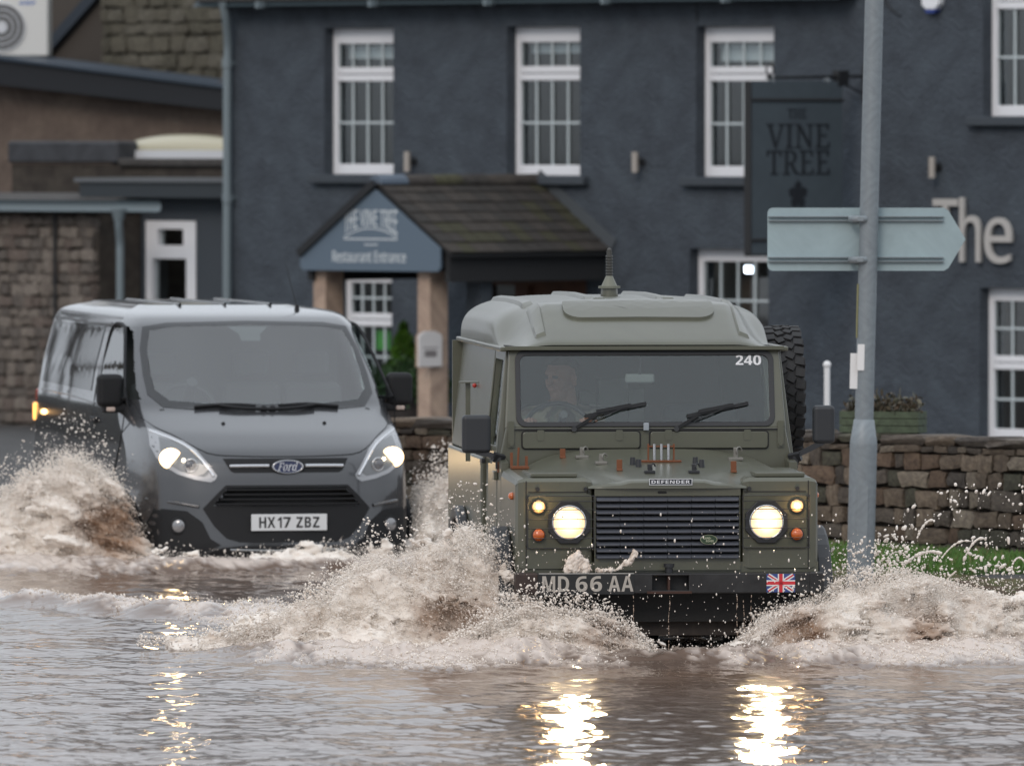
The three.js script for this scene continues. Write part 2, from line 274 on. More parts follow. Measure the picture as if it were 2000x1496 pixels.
    P('curtain', new THREE.ExtrudeGeometry(shapeOf(cs.map(([x, z]) => [x, -z])), { depth: d - c - 0.1, bevelEnabled: false }).rotateX(-Math.PI / 2).translate(0, c + 0.05, 0), M.curtain, w);
    if (k === 'up') P('blind', box(gx0 + 0.02, gx1 - 0.02, d - top - 0.03 - 0.008 * folds, d - top - 0.02, -0.33, -0.26), M.pvcGrey, w);
    if (k !== 'porch' && k !== 'tall') P('sill', rbox(a - 0.14, b + 0.12, c - 0.085, c - 0.003, -0.12, 0.09, 0.012, 2), M.renderSmooth, pub);
  }
  // posters stuck inside the porch window
  P('poster', box(-0.29, -0.10, 0.86, 1.05, -0.192, -0.19), mat(0.08, 0.42, 0.05, 0.6), pub, 'green poster inside window'); P('poster', box(-0.02, 0.05, 0.78, 0.93, -0.192, -0.19), mat(0.03, 0.3, 0.36, 0.6), pub, 'cyan poster inside window');
  // entrance door under the porch
  const door = sub('door', pub), [a, b, c, d] = doorHole;
  P('door_frame', [box(a, a + 0.14, c, d, -0.2, -0.05), box(b - 0.14, b, c, d, -0.2, -0.05), box(1.66, 1.82, c, d, -0.2, -0.05), box(a + 0.14, b - 0.14, d - 0.08, d, -0.2, -0.051)], M.timberDark, door);
  P('door_leaf', [slab([[1.82, 0.02], [1.82, 1.5], [2.48, 1.5], [2.48, 0.02]], -0.16, -0.11, [[[1.95, 0.75], [2.35, 0.75], [2.35, 1.36], [1.95, 1.36]]])], M.timberDark, door);
  P('pane', [box(1.95, 2.35, 0.75, 1.36, -0.14, -0.139)], M.pane, door); P('pane', [box(1.26, 1.66, 0.02, 1.5, -0.14, -0.139)], M.pane, door);
  P('handle', rod([1.88, 0.7, -0.08], [1.88, 0.85, -0.08], 0.01), M.galv, door);
}
// lit lamps seen inside two windows
for (const [u, v, n, label, col, I, s] of [[3.86, 1.66, -0.9, 'white lit ceiling lamp inside the window beside hanging sign', 0xeaf2ff, 0.4, 3.5], [7.03, 0.44, -0.75, 'tiny warm lit lamp inside the far right window', 0xffb060, 0.12, 4]]) {
  const l = pubThing('room_lamp', label, 'lamp', [u, v, n]);
  const big = I > 0.3;
  if (big) for (let k = 0; k < 3; k++) P('lamp_tube', new THREE.CapsuleGeometry(0.012, 0.05, 4, 8).translate(0.04 * (k - 1), 0, 0), mat(0.9, 0.9, 0.9, 0.4, { emissive: new THREE.Color(col), emissiveIntensity: s }), l);
  else P('lamp_bulb', new THREE.SphereGeometry(0.022, 10, 8), mat(0.9, 0.8, 0.6, 0.4, { emissive: new THREE.Color(col), emissiveIntensity: s }), l);
  P('lamp_holder', rod([0, 0.03, -0.03], [0, big ? 0.36 : -0.4, -0.03], 0.008), M.black, l);
  const p = new THREE.PointLight(col, I); p.position.set(0, -0.02, 0.05); p.castShadow = true; p.name = 'room_light'; l.add(p);
}
// raised letters on the wall
{
  const t = pubThing('wall_lettering', 'large raised beige letters reading The on the wall', 'sign', [0, 0, 0]); const beige = mat(0.46, 0.445, 0.425, 0.5);
  P('letter', text('T', fontThin, 6.937, 7.235, 1.765, 2.335, 0.02, 0.035), beige, t); P('letter', text('h', fontThin, 7.255, 7.50, 1.765, 2.35, 0.02, 0.035), beige, t); P('letter', text('e', fontThin, 7.55, 7.87, 1.755, 2.17, 0.02, 0.035), beige, t);
  for (const [x, y] of [[7.08, 2.0], [7.28, 2.1], [7.6, 1.95]]) P('fixing', rod([x, y, 0], [x, y, 0.03], 0.008), M.galv, t);
}
for (const [u, where] of [[0.40, 'above the porch sign, left of the three'], [3.33, 'between the second and third upstairs windows'], [6.97, 'above the raised letters']]) {
  const v = u > 6 ? 2.62 : 2.66, l = pubThing('wall_lamp', 'small cylindrical up and down wall lamp ' + where, 'lamp', [u, v, 0], 'wall lamps on the pub front');
  const st = mat(0.42, 0.38, 0.34, 0.35, { metalness: 0.35 });
  P('body', [new THREE.CylinderGeometry(0.034, 0.034, 0.19, 20, 1, true).translate(0, 0, 0.10)], Object.assign(st.clone(), { side: THREE.DoubleSide }), l); for (const dy of [0.07, -0.07]) P('lens', discZ(0, 0, 0, 0.03, 0.004).rotateX(Math.PI / 2).translate(0, dy, 0.10), M.pvcGrey, l);
  P('bracket', [rod([0, 0, 0.0], [0, 0, 0.07], 0.014), discZ(0, 0, 0.008, 0.04, 0.014, 20)], M.black, l);
}
{ const a = pubThing('alarm_box', 'white alarm box with blue base under the eaves', 'alarm box', [6.92, 4.03, 0]); P('case', slab([[-0.11, 0.35], [-0.10, 0.06], [-0.05, 0.02], [0.06, 0.02], [0.11, 0.07], [0.12, 0.35]], 0.0, 0.08, [], 0.012), M.pvc, a); P('base', slab([[-0.07, 0.018], [-0.04, -0.01], [0.05, -0.01], [0.08, 0.018]], 0.004, 0.076), mat(0.02, 0.05, 0.25, 0.3), a); }
// hanging sign, square to the wall
{
  const s = pubThing('hanging_sign', 'slate grey hanging pub sign with black lettering and leaf', 'sign', [6.087, 0, 0]);
  // in this frame the face lies in z, y and looks along x
  const face = mat(1, 1, 1, 0.55, { metric: true, map: tinted([0.066, 0.084, 0.098], 0.12, 5, 4, 81, 1) });
  const bd = P('board', [box(-0.03, 0.03, 1.84, 3.40, 0.36, 1.61)], face, s);
  P('moulding', [rbox(-0.045, 0.045, 3.215, 3.245, 0.35, 1.62, 0.008, 1), rbox(-0.045, 0.045, 1.95, 1.98, 0.35, 1.62, 0.008, 1), rbox(-0.04, 0.04, 1.82, 1.84, 0.34, 1.63, 0.006, 1), rbox(-0.04, 0.04, 1.84, 3.40, 1.61, 1.63, 0.006, 1)], M.blackSoft, bd);
  const dark = mat(0.012, 0.015, 0.02, 0.6), put = (g) => g.rotateY(Math.PI / 2).translate(0.03, 0, 0); // x of the text runs to -z
  const T = (str, a, b, c, d) => P('letters', put(text(str, fontSerif, -b, -a, c, d, 0.001, 0.005)), dark, bd);
  T('THE', 0.86, 1.11, 3.065, 3.15); T('VINE', 0.54, 1.40, 2.795, 3.015); T('TREE', 0.54, 1.40, 2.555, 2.775);
  const leaf = []; for (let i = 0; i < 40; i++) { const t = (i / 40) * Math.PI * 2, r = 0.13 * (0.5 + 0.38 * Math.abs(Math.cos(2.5 * (t - Math.PI / 2))) + 0.18 * Math.abs(Math.cos(7.5 * (t - Math.PI / 2)))); leaf.push([-0.97 + r * Math.cos(t), 2.37 + r * Math.sin(t)]); }
  P('leaf_emblem', put(slab(leaf, 0.001, 0.005)), dark, bd);
  const br = P('bracket', [rod([0, 3.45, 0.0], [0, 3.43, 1.36], 0.014), rod([0, 3.28, 0.0], [0, 3.44, 0.5], 0.010), box(-0.03, 0.03, 3.2, 3.55, 0.0, 0.02)], M.black, s);
  for (const z of [0.55, 1.3]) P('hanger', [rod([0, 3.38, z], [0, 3.44, z], 0.012), new THREE.TorusGeometry(0.03, 0.008, 6, 12).translate(0, 3.40, z)], M.galv, br);
  P('scroll', new THREE.TorusGeometry(0.05, 0.009, 6, 16).rotateY(Math.PI / 2).translate(0, 3.50, 1.32), M.black, br); P('sign_light', box(-0.04, 0.04, 3.36, 3.50, 0.28, 0.42), M.black, br);
}
// ---------------------------------------------------------------- porch
{
  const p = pubThing('porch', 'tiled restaurant entrance porch with blue gable sign and posts', 'porch', [0, 0, 0]);
  const rv = 2.47, ru = 1.997, ev = 1.83, eu = 2.92, N1 = 2.2, rnd = rng(4), sl = Math.hypot(eu - ru, rv - ev), ang = Math.atan2(rv - ev, eu - ru);
  const roof = sub('roof', p);
  const tileG = rbox(-0.5, 0.5, -0.5, 0.5, -0.5, 0.5, 0.1, 1);
  for (let side = 0; side < 2; side++) for (let r = 0; r < 7; r++) for (let k = 0; k < 12; k++) {
    const t = (r + 0.55) / 7, m = new THREE.Mesh(tileG, M.tile[Math.floor(rnd() * (r > 3 || k < 3 ? 4 : 3))]); m.name = 'roof_tile'; m.castShadow = m.receiveShadow = true;
    m.scale.set(sl / 7 * 1.28, 0.016, N1 / 12 - 0.006); const s = side ? -1 : 1;
    m.position.set(ru + s * t * (eu - ru) + s * 0.008, rv - t * (rv - ev) + 0.016 + (rnd() - 0.5) * 0.006, (k + 0.5 + (r % 2) * 0.0) * N1 / 12 + 0.01); m.rotation.z = -s * (ang - 0.075) + (rnd() - 0.5) * 0.014; roof.add(m);
  }
  for (let k = 0; k < 6; k++) P('ridge_tile', new THREE.CylinderGeometry(0.085, 0.09, N1 / 6 - 0.008, 10, 1, false, 0, Math.PI).rotateZ(Math.PI / 2).rotateX(0).rotateY(Math.PI / 2).rotateZ(Math.PI / 2 * 0).translate(ru, rv - 0.01, (k + 0.5) * N1 / 6 + 0.01), k >= 5 ? mat(0.1, 0.13, 0.17, 0.5) : M.tile[k % 4], roof);
  P('decking', [slab([[ru, rv - 0.01], [eu + 0.02, ev - 0.01], [eu + 0.02, ev - 0.04], [ru, rv - 0.05], [2 * ru - eu - 0.02, ev - 0.04], [2 * ru - eu - 0.02, ev - 0.01]], 0.02, N1 - 0.02)], M.blackSoft, roof);
  P('flashing', [bar([ru, rv + 0.05, 0.012], [eu + 0.05, ev + 0.04, 0.012], 0.16, 0.01)], mat(0.07, 0.08, 0.09, 0.6), roof);
  P('verge_board', [bar([ru, rv + 0.0, N1 + 0.02], [2 * ru - eu - 0.05, ev - 0.02, N1 + 0.02], 0.07, 0.05)], M.black, p);
  P('beam', [box(2.82, 2.88, 1.56, 1.84, 0.02, N1 - 0.06), box(1.06, 1.12, 1.56, 1.84, 0.02, N1 - 0.06)], M.blackSoft, p);
  for (const [a, b] of [[1.08, 1.24], [2.42, 2.58]]) P('post', rbox(a, b, 0, 1.66, 1.84, 2.09, 0.012, 1), M.timber, p);
  P('pier', box(2.62, 2.80, 0, 1.56, 1.48, 1.64), M.renderSmooth, p);
  P('low_wall', [box(2.62, 2.80, 0, 0.35, 0.1, 1.48)], M.renderSmooth, p);
  // gable sign
  const sgn = P('gable_sign', slab([[1.997, 2.41], [2.825, 1.87], [2.825, 1.69], [2.795, 1.655], [1.06, 1.655], [1.03, 1.69], [1.03, 1.885]], N1 - 0.02, N1 + 0.01, [], 0.004), M.signBlue, p);
  const TX = (str, a, b, c, d, f = fontThin) => P('letters', text(str, f, a, b, c, d, N1 + 0.0102, 0.003), M.signText, sgn);
  TX('Restaurant Entrance', 1.45, 2.39, 1.735, 1.84, fontThin);
  { // condensed name under an arch: taller letters at the ends, over a line
    const x0 = 1.60, x1 = 2.28, g = text('THE VINE TREE', fontThin, x0, x1, 2.0, 2.22, N1 + 0.0102, 0.003), p = g.attributes.position;
    for (let i = 0; i < p.count; i++) { const t = (p.getX(i) - x0) / (x1 - x0) * 2 - 1; p.setY(i, 2.22 - (2.22 - p.getY(i)) * (0.145 + 0.085 * t * t) / 0.22); }
    P('letters', g, M.signText, sgn);
    const arch = []; for (let i = 0; i <= 20; i++) { const t = i / 10 - 1; arch.push([lerp(x0, x1, i / 20), 2.055 - 0.085 * t * t]); } for (let i = 20; i >= 0; i--) { const t = i / 10 - 1; arch.push([lerp(x0, x1, i / 20), 2.045 - 0.085 * t * t]); }
    P('emblem_arch', [slab(arch, N1 + 0.0102, N1 + 0.013), box(x0, x1, 1.945, 1.957, N1 + 0.0102, N1 + 0.013), box(1.86, 2.03, 1.895, 1.905, N1 + 0.0102, N1 + 0.013)], M.signText, sgn);
  }
}
{ // notice board on the porch post
  const b = pubThing('notice_board', 'small white arched notice board on the porch post', 'notice board', [2.60, 0.78, 2.12]);
  const pts = [[-0.155, 0], [0.155, 0], [0.155, 0.27]]; for (let i = 0; i <= 10; i++) { const t = (i / 10) * Math.PI; pts.push([0.155 * Math.cos(t), 0.27 + 0.06 * Math.sin(t)]); } pts.push([-0.155, 0.27]);
  P('board', slab(pts, 0, 0.02, [], 0.003).rotateY(Math.PI / 2), mat(0.68, 0.66, 0.65, 0.6), b); P('trim', slab(pts.map(([x, y]) => [x * 1.08, y * 1.03 - 0.004]), -0.012, -0.001).rotateY(Math.PI / 2), M.timber, b);
  P('printed_panel', [box(0.0205, 0.022, 0.09, 0.15, -0.08, 0.08), box(0.0205, 0.022, 0.17, 0.18, -0.1, 0.1)], mat(0.22, 0.2, 0.2, 0.7), b);
}
// ---------------------------------------------------------------- plants in pots by the porch
const leafGeo = (() => { const g = new THREE.BufferGeometry(); g.setAttribute('position', new THREE.Float32BufferAttribute([0, 0, 0, 0.5, 0.5, 0.08, 0, 1, 0, -0.5, 0.5, 0.08], 3)); g.setAttribute('uv', new THREE.Float32BufferAttribute([0.5, 0, 1, 0.5, 0.5, 1, 0, 0.5], 2)); g.setIndex([0, 1, 2, 0, 2, 3]); g.computeVertexNormals(); return g; })();
function foliage(name, parent, n, size, seed, spot, base, vary = 0.4) {
  const rnd = rng(seed), m = new THREE.InstancedMesh(leafGeo, mat(1, 1, 1, 0.6, { side: THREE.DoubleSide, transmission: 0.25, thickness: 0 }), n), o = new THREE.Object3D(), c = new THREE.Color();
  for (let i = 0; i < n; i++) { const [x, y, z] = spot(rnd); o.position.set(x, y, z); o.rotation.set(rnd() * 6.3, rnd() * 6.3, rnd() * 6.3); const s = size * (0.6 + 0.8 * rnd()); o.scale.set(s * 0.5, s, s); o.updateMatrix(); m.setMatrixAt(i, o.matrix); const k = 1 + vary * (rnd() * 2 - 1); m.setColorAt(i, c.setRGB(base[0] * k * (0.8 + 0.4 * rnd()), base[1] * k, base[2] * k)); }
  m.name = name; m.castShadow = m.receiveShadow = true; parent.add(m); return m;
}
{
  const p = pubThing('potted_conifer', 'bright green cone conifer in a dark barrel by porch post', 'potted plant', [1.40, 0, 1.2]);
  P('barrel', new THREE.LatheGeometry([[0, 0], [0.15, 0], [0.2, 0.2], [0.2, 0.35], [0.17, 0.5], [0.15, 0.5], [0.15, 0.46], [0, 0.46]].map((q) => V2(...q)), 20), mat(0.03, 0.025, 0.022, 0.8), p);
  P('trunk', rod([0, 0.46, 0], [0, 1.0, 0], 0.02, 0.006), M.timberDark, p);
  foliage('crown', p, 2600, 0.045, 5, (r) => { const t = Math.pow(r(), 1.4), a = r() * 6.283, q = (1 - t * t) * 0.15 * (0.55 + 0.45 * Math.sqrt(r())) * (1 + 0.2 * Math.sin(a * 3 + t * 9)); return [q * Math.cos(a), 0.62 + t * 0.52, q * Math.sin(a)]; }, [0.10, 0.23, 0.02]).userData.kind = 'stuff';
  const q = pubThing('trailing_plant', 'dark green trailing plant spilling from a pot under conifer', 'potted plant', [1.66, 0, 1.42]);
  P('pot', new THREE.LatheGeometry([[0, 0], [0.16, 0], [0.2, 0.5], [0.21, 0.58], [0.17, 0.58], [0.16, 0.54], [0, 0.54]].map((k) => V2(...k)), 20), mat(0.04, 0.035, 0.033, 0.8), q);
  foliage('leaves', q, 3600, 0.055, 8, (r) => { const a = r() * 6.283, t = Math.sqrt(r()), h = r(); return [t * 0.44 * Math.cos(a), 0.56 + 0.30 * h * (1 - t * 0.5) - 0.16 * t * t * r(), t * 0.34 * Math.sin(a)]; }, [0.04, 0.10, 0.03]).userData.kind = 'stuff';
}
// ---------------------------------------------------------------- stone facing, each stone its own piece
const stoneGeos = [0, 1, 2, 3, 4, 5].map((k) => {
  let g = new THREE.BoxGeometry(1, 1, 1, 2, 2, 1); g.deleteAttribute('uv'); g.deleteAttribute('normal'); g = mergeVertices(g, 1e-4); const r = rng(k * 7 + 3), p = g.attributes.position;
  for (let i = 0; i < p.count; i++) { const x = p.getX(i), y = p.getY(i), z = p.getZ(i), c = (Math.abs(x) > 0.4) + (Math.abs(y) > 0.4) + (Math.abs(z) > 0.4), q = c === 3 ? 0.93 : c === 2 ? 0.98 : 1.02; p.setXYZ(i, x * q + (r() - 0.5) * 0.2, y * q + (r() - 0.5) * 0.22, z * (c === 1 ? 1.06 : q) + (r() - 0.5) * 0.12); }
  g = toCreasedNormals(g, 0.55); const uv = new Float32Array(g.attributes.position.count * 2), pp = g.attributes.position; for (let i = 0; i < pp.count; i++) { uv[i * 2] = pp.getX(i) * 0.3 + k * 0.37; uv[i * 2 + 1] = pp.getY(i) * 0.18 + k * 0.21 + pp.getZ(i) * 0.1; } g.setAttribute('uv', new THREE.BufferAttribute(uv, 2)); return g;
});
function stones(parent, x0, x1, y0, y1, z, hMin, hMax, wMin, wMax, depth, seed, mats = stoneMats, topAt) {
  const r = rng(seed); let y = y0, n = 0;
  while (y < y1 - hMin * 0.6) {
    let h = lerp(hMin, hMax, r()); if (y + h > y1 - hMin * 0.7) h = y1 - y; let x = x0 - r() * wMin;
    while (x < x1) {
      const w = lerp(wMin, wMax, r() * r()), hh = h * (0.78 + 0.32 * r()), a = Math.max(x, x0), b = Math.min(x + w, x1);
      if (b - a > 0.03) { const m = new THREE.Mesh(stoneGeos[Math.floor(r() * 6)], mats[Math.floor(r() * mats.length)]); m.name = 'stone'; m.castShadow = m.receiveShadow = true; m.position.set((a + b) / 2, y + h / 2 + (r() - 0.5) * 0.008, z + (r() - 0.5) * 0.02); m.scale.set((b - a) * 0.985, hh * 0.97, depth); m.rotation.set((r() - 0.5) * 0.1, (r() - 0.5) * 0.1, (r() - 0.5) * 0.14 + (r() < 0.5 ? 0 : Math.PI)); parent.add(m); n++; }
      x += w;
    }
    y += h;
  }
  return n;
}
// ---------------------------------------------------------------- outbuildings left of the pub
{
  const e = pubThing('flat_roofed_extension', 'dark grey flat roofed extension with a small white window', 'building', [0, 0, 0]);
  P('wall', slab([[-4.65, -0.1], [-2.14, -0.1], [-2.14, 2.3], [-4.65, 2.3]], -0.9, -0.6, [[[-3.81, 0.6], [-3.81, 2.07], [-3.12, 2.07], [-3.12, 0.6]]]), M.renderSmooth, e);
  P('room', [box(-4.65, -2.14, -0.1, 2.3, -2.4, -2.3), box(-4.65, -4.55, -0.1, 2.3, -2.3, -0.9), box(-2.25, -2.14, -0.1, 2.3, -2.3, -0.9)], M.room, e);
  P('fascia', [box(-4.5, -2.14, 2.3, 2.45, -0.42, -0.36)], mat(0.03, 0.038, 0.045, 0.6), e); P('roof', [box(-4.55, -2.14, 2.45, 2.49, -2.5, -0.33)], mat(0.12, 0.13, 0.14, 0.7), e); P('soffit', box(-4.5, -2.14, 2.3, 2.31, -0.6, -0.42), M.black, e);
  const w = sub('window', e); P('frame', slab([[-3.81, 0.6], [-3.12, 0.6], [-3.12, 2.07], [-3.81, 2.07]], -0.68, -0.6 + 0.01, [[[-3.65, 1.83], [-3.29, 1.83], [-3.29, 1.99], [-3.65, 1.99]], [[-3.72, 0.7], [-3.25, 0.7], [-3.25, 1.70], [-3.72, 1.70]]]), M.pvc, w);
  P('pane', box(-3.65, -3.29, 1.83, 1.99, -0.645, -0.644), M.pane, w); P('pane', box(-3.72, -3.25, 0.7, 1.70, -0.645, -0.644), M.pane, w);
  const a = pubThing('stone_annex', 'low annex of rough brown stone beside the van', 'building', [0, 0, 0]);
  P('core_wall', box(-6.2, -3.87, -0.1, 2.15, -0.58, 0.0), M.mortar, a); stones(a, -5.5, -3.87, -0.05, 2.12, 0.03, 0.085, 0.135, 0.11, 0.24, 0.1, 17, [[0.19, 0.16, 0.135], [0.14, 0.12, 0.105], [0.24, 0.205, 0.175], [0.17, 0.135, 0.115]].map((k, i) => mat(1, 1, 1, 0.9, { map: tinted(k, 0.5, 10, 4, 140 + i, 2), bumpMap: rep(gritTex, 4), bumpScale: 0.01 })));
  P('roof', slab([[0.2, 2.16], [0.2, 2.2], [-0.58, 2.34], [-0.58, 2.16]].map(([z, y]) => [-z, y]), -6.2, -3.85).rotateY(Math.PI / 2), M.slate, a);
  const gm = Object.assign(M.pipe.clone(), { side: THREE.DoubleSide });
  P('gutter', new THREE.CylinderGeometry(0.055, 0.055, 3.4, 14, 1, true, -Math.PI / 2, Math.PI).rotateX(Math.PI).rotateZ(Math.PI / 2).translate(-4.5, 2.22, 0.26), gm, a);
  P('downpipe', [tube([[-3.33, 2.18, 0.26], [-3.33, 2.06, 0.26], [-3.37, 1.85, 0.2], [-3.37, 1.75, 0.2]], 0.04, 10, 12), rod([-3.37, 1.77, 0.2], [-3.37, 0, 0.2], 0.04, 0.04, 12), new THREE.CylinderGeometry(0.08, 0.045, 0.12, 12).translate(-3.33, 2.13, 0.26)], M.pipe, a);
  P('cable', rod([-4.38, 2.15, 0.1], [-4.38, 0.6, 0.1], 0.018), M.blackSoft, a);
  P('pipe_bracket', box(-3.39, -3.35, 1.2, 1.25, -0.6, 0.18), M.pipe, a);
  const b = pubThing('rendered_outbuilding', 'brown rendered building with a sloping dark roof edge', 'building', [0, 0, 0]);
  P('wall', box(-9.6, -3.5, -0.1, 3.45, -3.3, -3.0), M.brownRender, b);
  P('roof_edge', slab([[-9.6, 3.55], [-9.6, 3.83], [-4.7, 3.37], [-4.7, 3.15]], -3.4, -2.7), mat(0.012, 0.014, 0.018, 0.7), b);
  P('roof_trim', slab([[-9.6, 3.831], [-9.6, 3.86], [-4.7, 3.40], [-4.7, 3.371]], -3.45, -2.66), mat(0.03, 0.045, 0.065, 0.5), b);
  const c = pubThing('parapet', 'weathered lead grey parapet behind the flat roof', 'parapet', [0, 0, 0]);
  P('capping', rbox(-6.65, -5.07, 2.63, 2.85, -1.75, -1.45, 0.03, 2), mat(1, 1, 1, 0.7, { metric: true, map: tinted([0.045, 0.048, 0.055], 0.4, 6, 4, 91, 1) }), c); P('core_wall', box(-6.63, -3.4, -0.1, 2.62, -1.7, -1.5), M.mortar, c); P('capping', rbox(-5.06, -3.4, 2.6, 2.68, -1.78, -1.44, 0.02, 2), M.slate, c);
  const s = pubThing('skylight', 'pale yellowed domed skylight on the flat roof', 'skylight', [-4.6, 2.7, -1.95]);
  P('kerb', box(-0.9, 0.9, -0.02, 0.06, -0.25, 0.25), M.pvcGrey, s); P('dome', new THREE.SphereGeometry(1, 24, 12, 0, Math.PI * 2, 0, Math.PI / 2).scale(0.88, 0.16, 0.24).translate(0, 0.06, 0), mat(0.45, 0.42, 0.31, 0.25), s); P('kerb_support', box(-0.85, 0.85, -2.8, -0.02, -0.2, 0.2), M.mortar, s);
  const g = pubThing('far_gable', 'dark shadowed gable roof behind the air conditioner', 'building', [0, 0, 0]);
  P('wall', slab([[-11, -0.1], [-6, -0.1], [-6, 3.9], [-8.4, 5.4], [-11, 3.9]], -4.9, -4.6), mat(0.07, 0.06, 0.052, 0.9), g); P('barge_board', [bar([-9.3, 3.75, -4.55], [-8.2, 4.62, -4.55], 0.12, 0.08)], mat(0.03, 0.04, 0.055, 0.6), g);
  const st = pubThing('stone_gable', 'tall grey stone wall at the back of the yard', 'wall', [0, 0, 0]);
  P('core_wall', box(-8.02, -5.4, -0.1, 6, -4.55, -4.2), mat(1, 1, 1, 0.95, { metric: true, map: tinted([0.085, 0.078, 0.06], 0.5, 9, 4, 95, 0.7) }), st); stones(st, -8.02, -6.0, 3.2, 4.7, -4.19, 0.12, 0.2, 0.2, 0.42, 0.1, 23, [[0.115, 0.105, 0.08], [0.095, 0.088, 0.066], [0.13, 0.12, 0.095]].map((k, i) => mat(1, 1, 1, 0.9, { map: tinted(k, 0.5, 10, 4, 97 + i, 2), bumpMap: rep(gritTex, 4), bumpScale: 0.01 })));
  const ac = pubThing('air_conditioner', 'white air conditioning unit with round fan on the roof edge', 'air conditioner', [-8.42, 3.72, -3.1]); ac.rotation.y = -PUBA + R(38);
  P('case', rbox(-0.5, 0.5, 0, 0.62, -0.16, 0.16, 0.02, 2), mat(0.62, 0.62, 0.6, 0.45), ac); P('fan_recess', discZ(0.02, 0.3, 0.162, 0.24, 0.01, 28), mat(0.1, 0.1, 0.1, 0.6), ac);
  P('fan_grille', [0.06, 0.12, 0.18, 0.24].map((r) => new THREE.TorusGeometry(r, 0.008, 6, 28).translate(0.02, 0.3, 0.178)), M.pvcGrey, ac); P('fan_hub', discZ(0.02, 0.3, 0.175, 0.05, 0.02, 16), M.pvcGrey, ac);
  P('badge', text('ARP', font, 0.2, 0.37, 0.53, 0.57, 0.1602, 0.003), mat(0.03, 0.12, 0.42, 0.5), ac); P('foot', [box(-0.4, -0.34, -0.06, 0, -0.14, 0.14), box(0.34, 0.4, -0.1, 0, -0.14, 0.14)], M.galv, ac);
}
// ---------------------------------------------------------------- garden wall of rubble stone between flood and pub
const WALL = { x: -0.89, z: -74.2, turn: R(-50.2), len: 8.6 };
const wallPoint = (s, n) => { const c = Math.cos(WALL.turn), k = Math.sin(WALL.turn); return [WALL.x + s * c + n * k, WALL.z - s * k + n * c]; };
{
  const w = thing('garden_wall', 'low brown rubble stone wall with flat coping', 'wall', [WALL.x, 0, WALL.z], WALL.turn);
  P('core_wall', box(0, WALL.len, -0.2, 0.80, -0.34, -0.03), M.mortar, w);
  stones(w, 0, 1.2, 0.0, 0.80, 0.0, 0.06, 0.13, 0.08, 0.34, 0.12, 41); stones(w, 1.2, 4.2, 0.0, 0.80, 0.0, 0.1, 0.18, 0.16, 0.5, 0.12, 42); stones(w, 4.2, WALL.len, 0.0, 0.80, 0.0, 0.055, 0.14, 0.09, 0.36, 0.12, 43);
  const r = rng(9); let s = 0;
  while (s < WALL.len) { const l = 0.28 + 0.25 * r(), m = new THREE.Mesh(stoneGeos[Math.floor(r() * 6)], stoneMats[[0, 1, 3, 6][Math.floor(r() * 4)]]); m.name = 'coping_stone'; m.castShadow = m.receiveShadow = true; m.scale.set(l * 0.99, 0.065, 0.46); m.position.set(s + l / 2, 0.835 + (r() - 0.5) * 0.008, -0.17); m.rotation.set((r() - 0.5) * 0.03, (r() - 0.5) * 0.03, (r() - 0.5) * 0.02); w.add(m); s += l; }
}
// grass verge at the foot of the wall
{
  const n = 17000, rnd = rng(31), g = new THREE.BufferGeometry();
  g.setAttribute('position', new THREE.Float32BufferAttribute([-0.5, 0, 0, 0.5, 0, 0, 0.3, 0.6, 0.12, 0, 1, 0.4], 3)); g.setAttribute('uv', new THREE.Float32BufferAttribute([0, 0, 1, 0, 1, 0.6, 0.5, 1], 2)); g.setIndex([0, 1, 2, 0, 2, 3]); g.computeVertexNormals();
  const m = new THREE.InstancedMesh(g, mat(1, 1, 1, 0.65, { side: THREE.DoubleSide, transmission: 0.3, thickness: 0 }), n), o = new THREE.Object3D(), c = new THREE.Color();
  let i = 0; while (i < n) {
    const s = 3 + rnd() * 5.4, q = 0.08 + rnd() * 1.05, [x, z] = wallPoint(s, q), y = bedAt(x, z);
    if (y < -0.06 || rnd() > 0.35 + 1.4 * (0.5 + fbm(x * 2.5, z * 2.5, 3))) { if (rnd() < 0.5) continue; if (y < -0.06) continue; }
    o.position.set(x, y - 0.01, z); o.rotation.set((rnd() - 0.5) * 0.8, rnd() * 6.3, (rnd() - 0.5) * 0.8); const h = 0.04 + 0.075 * rnd(); o.scale.set(0.007, h, h * 0.7); o.updateMatrix(); m.setMatrixAt(i, o.matrix);
    const k = 0.7 + 0.6 * rnd(), dry = rnd() < 0.15; m.setColorAt(i, dry ? c.setRGB(0.22 * k, 0.2 * k, 0.08 * k) : c.setRGB(0.10 * k, 0.22 * k, 0.035 * k)); i++;
  }
  m.name = 'grass_verge'; m.castShadow = m.receiveShadow = true; scene.add(tag(m, 'strip of short green grass at the foot of the stone wall', 'grass', null, 'stuff'));
}
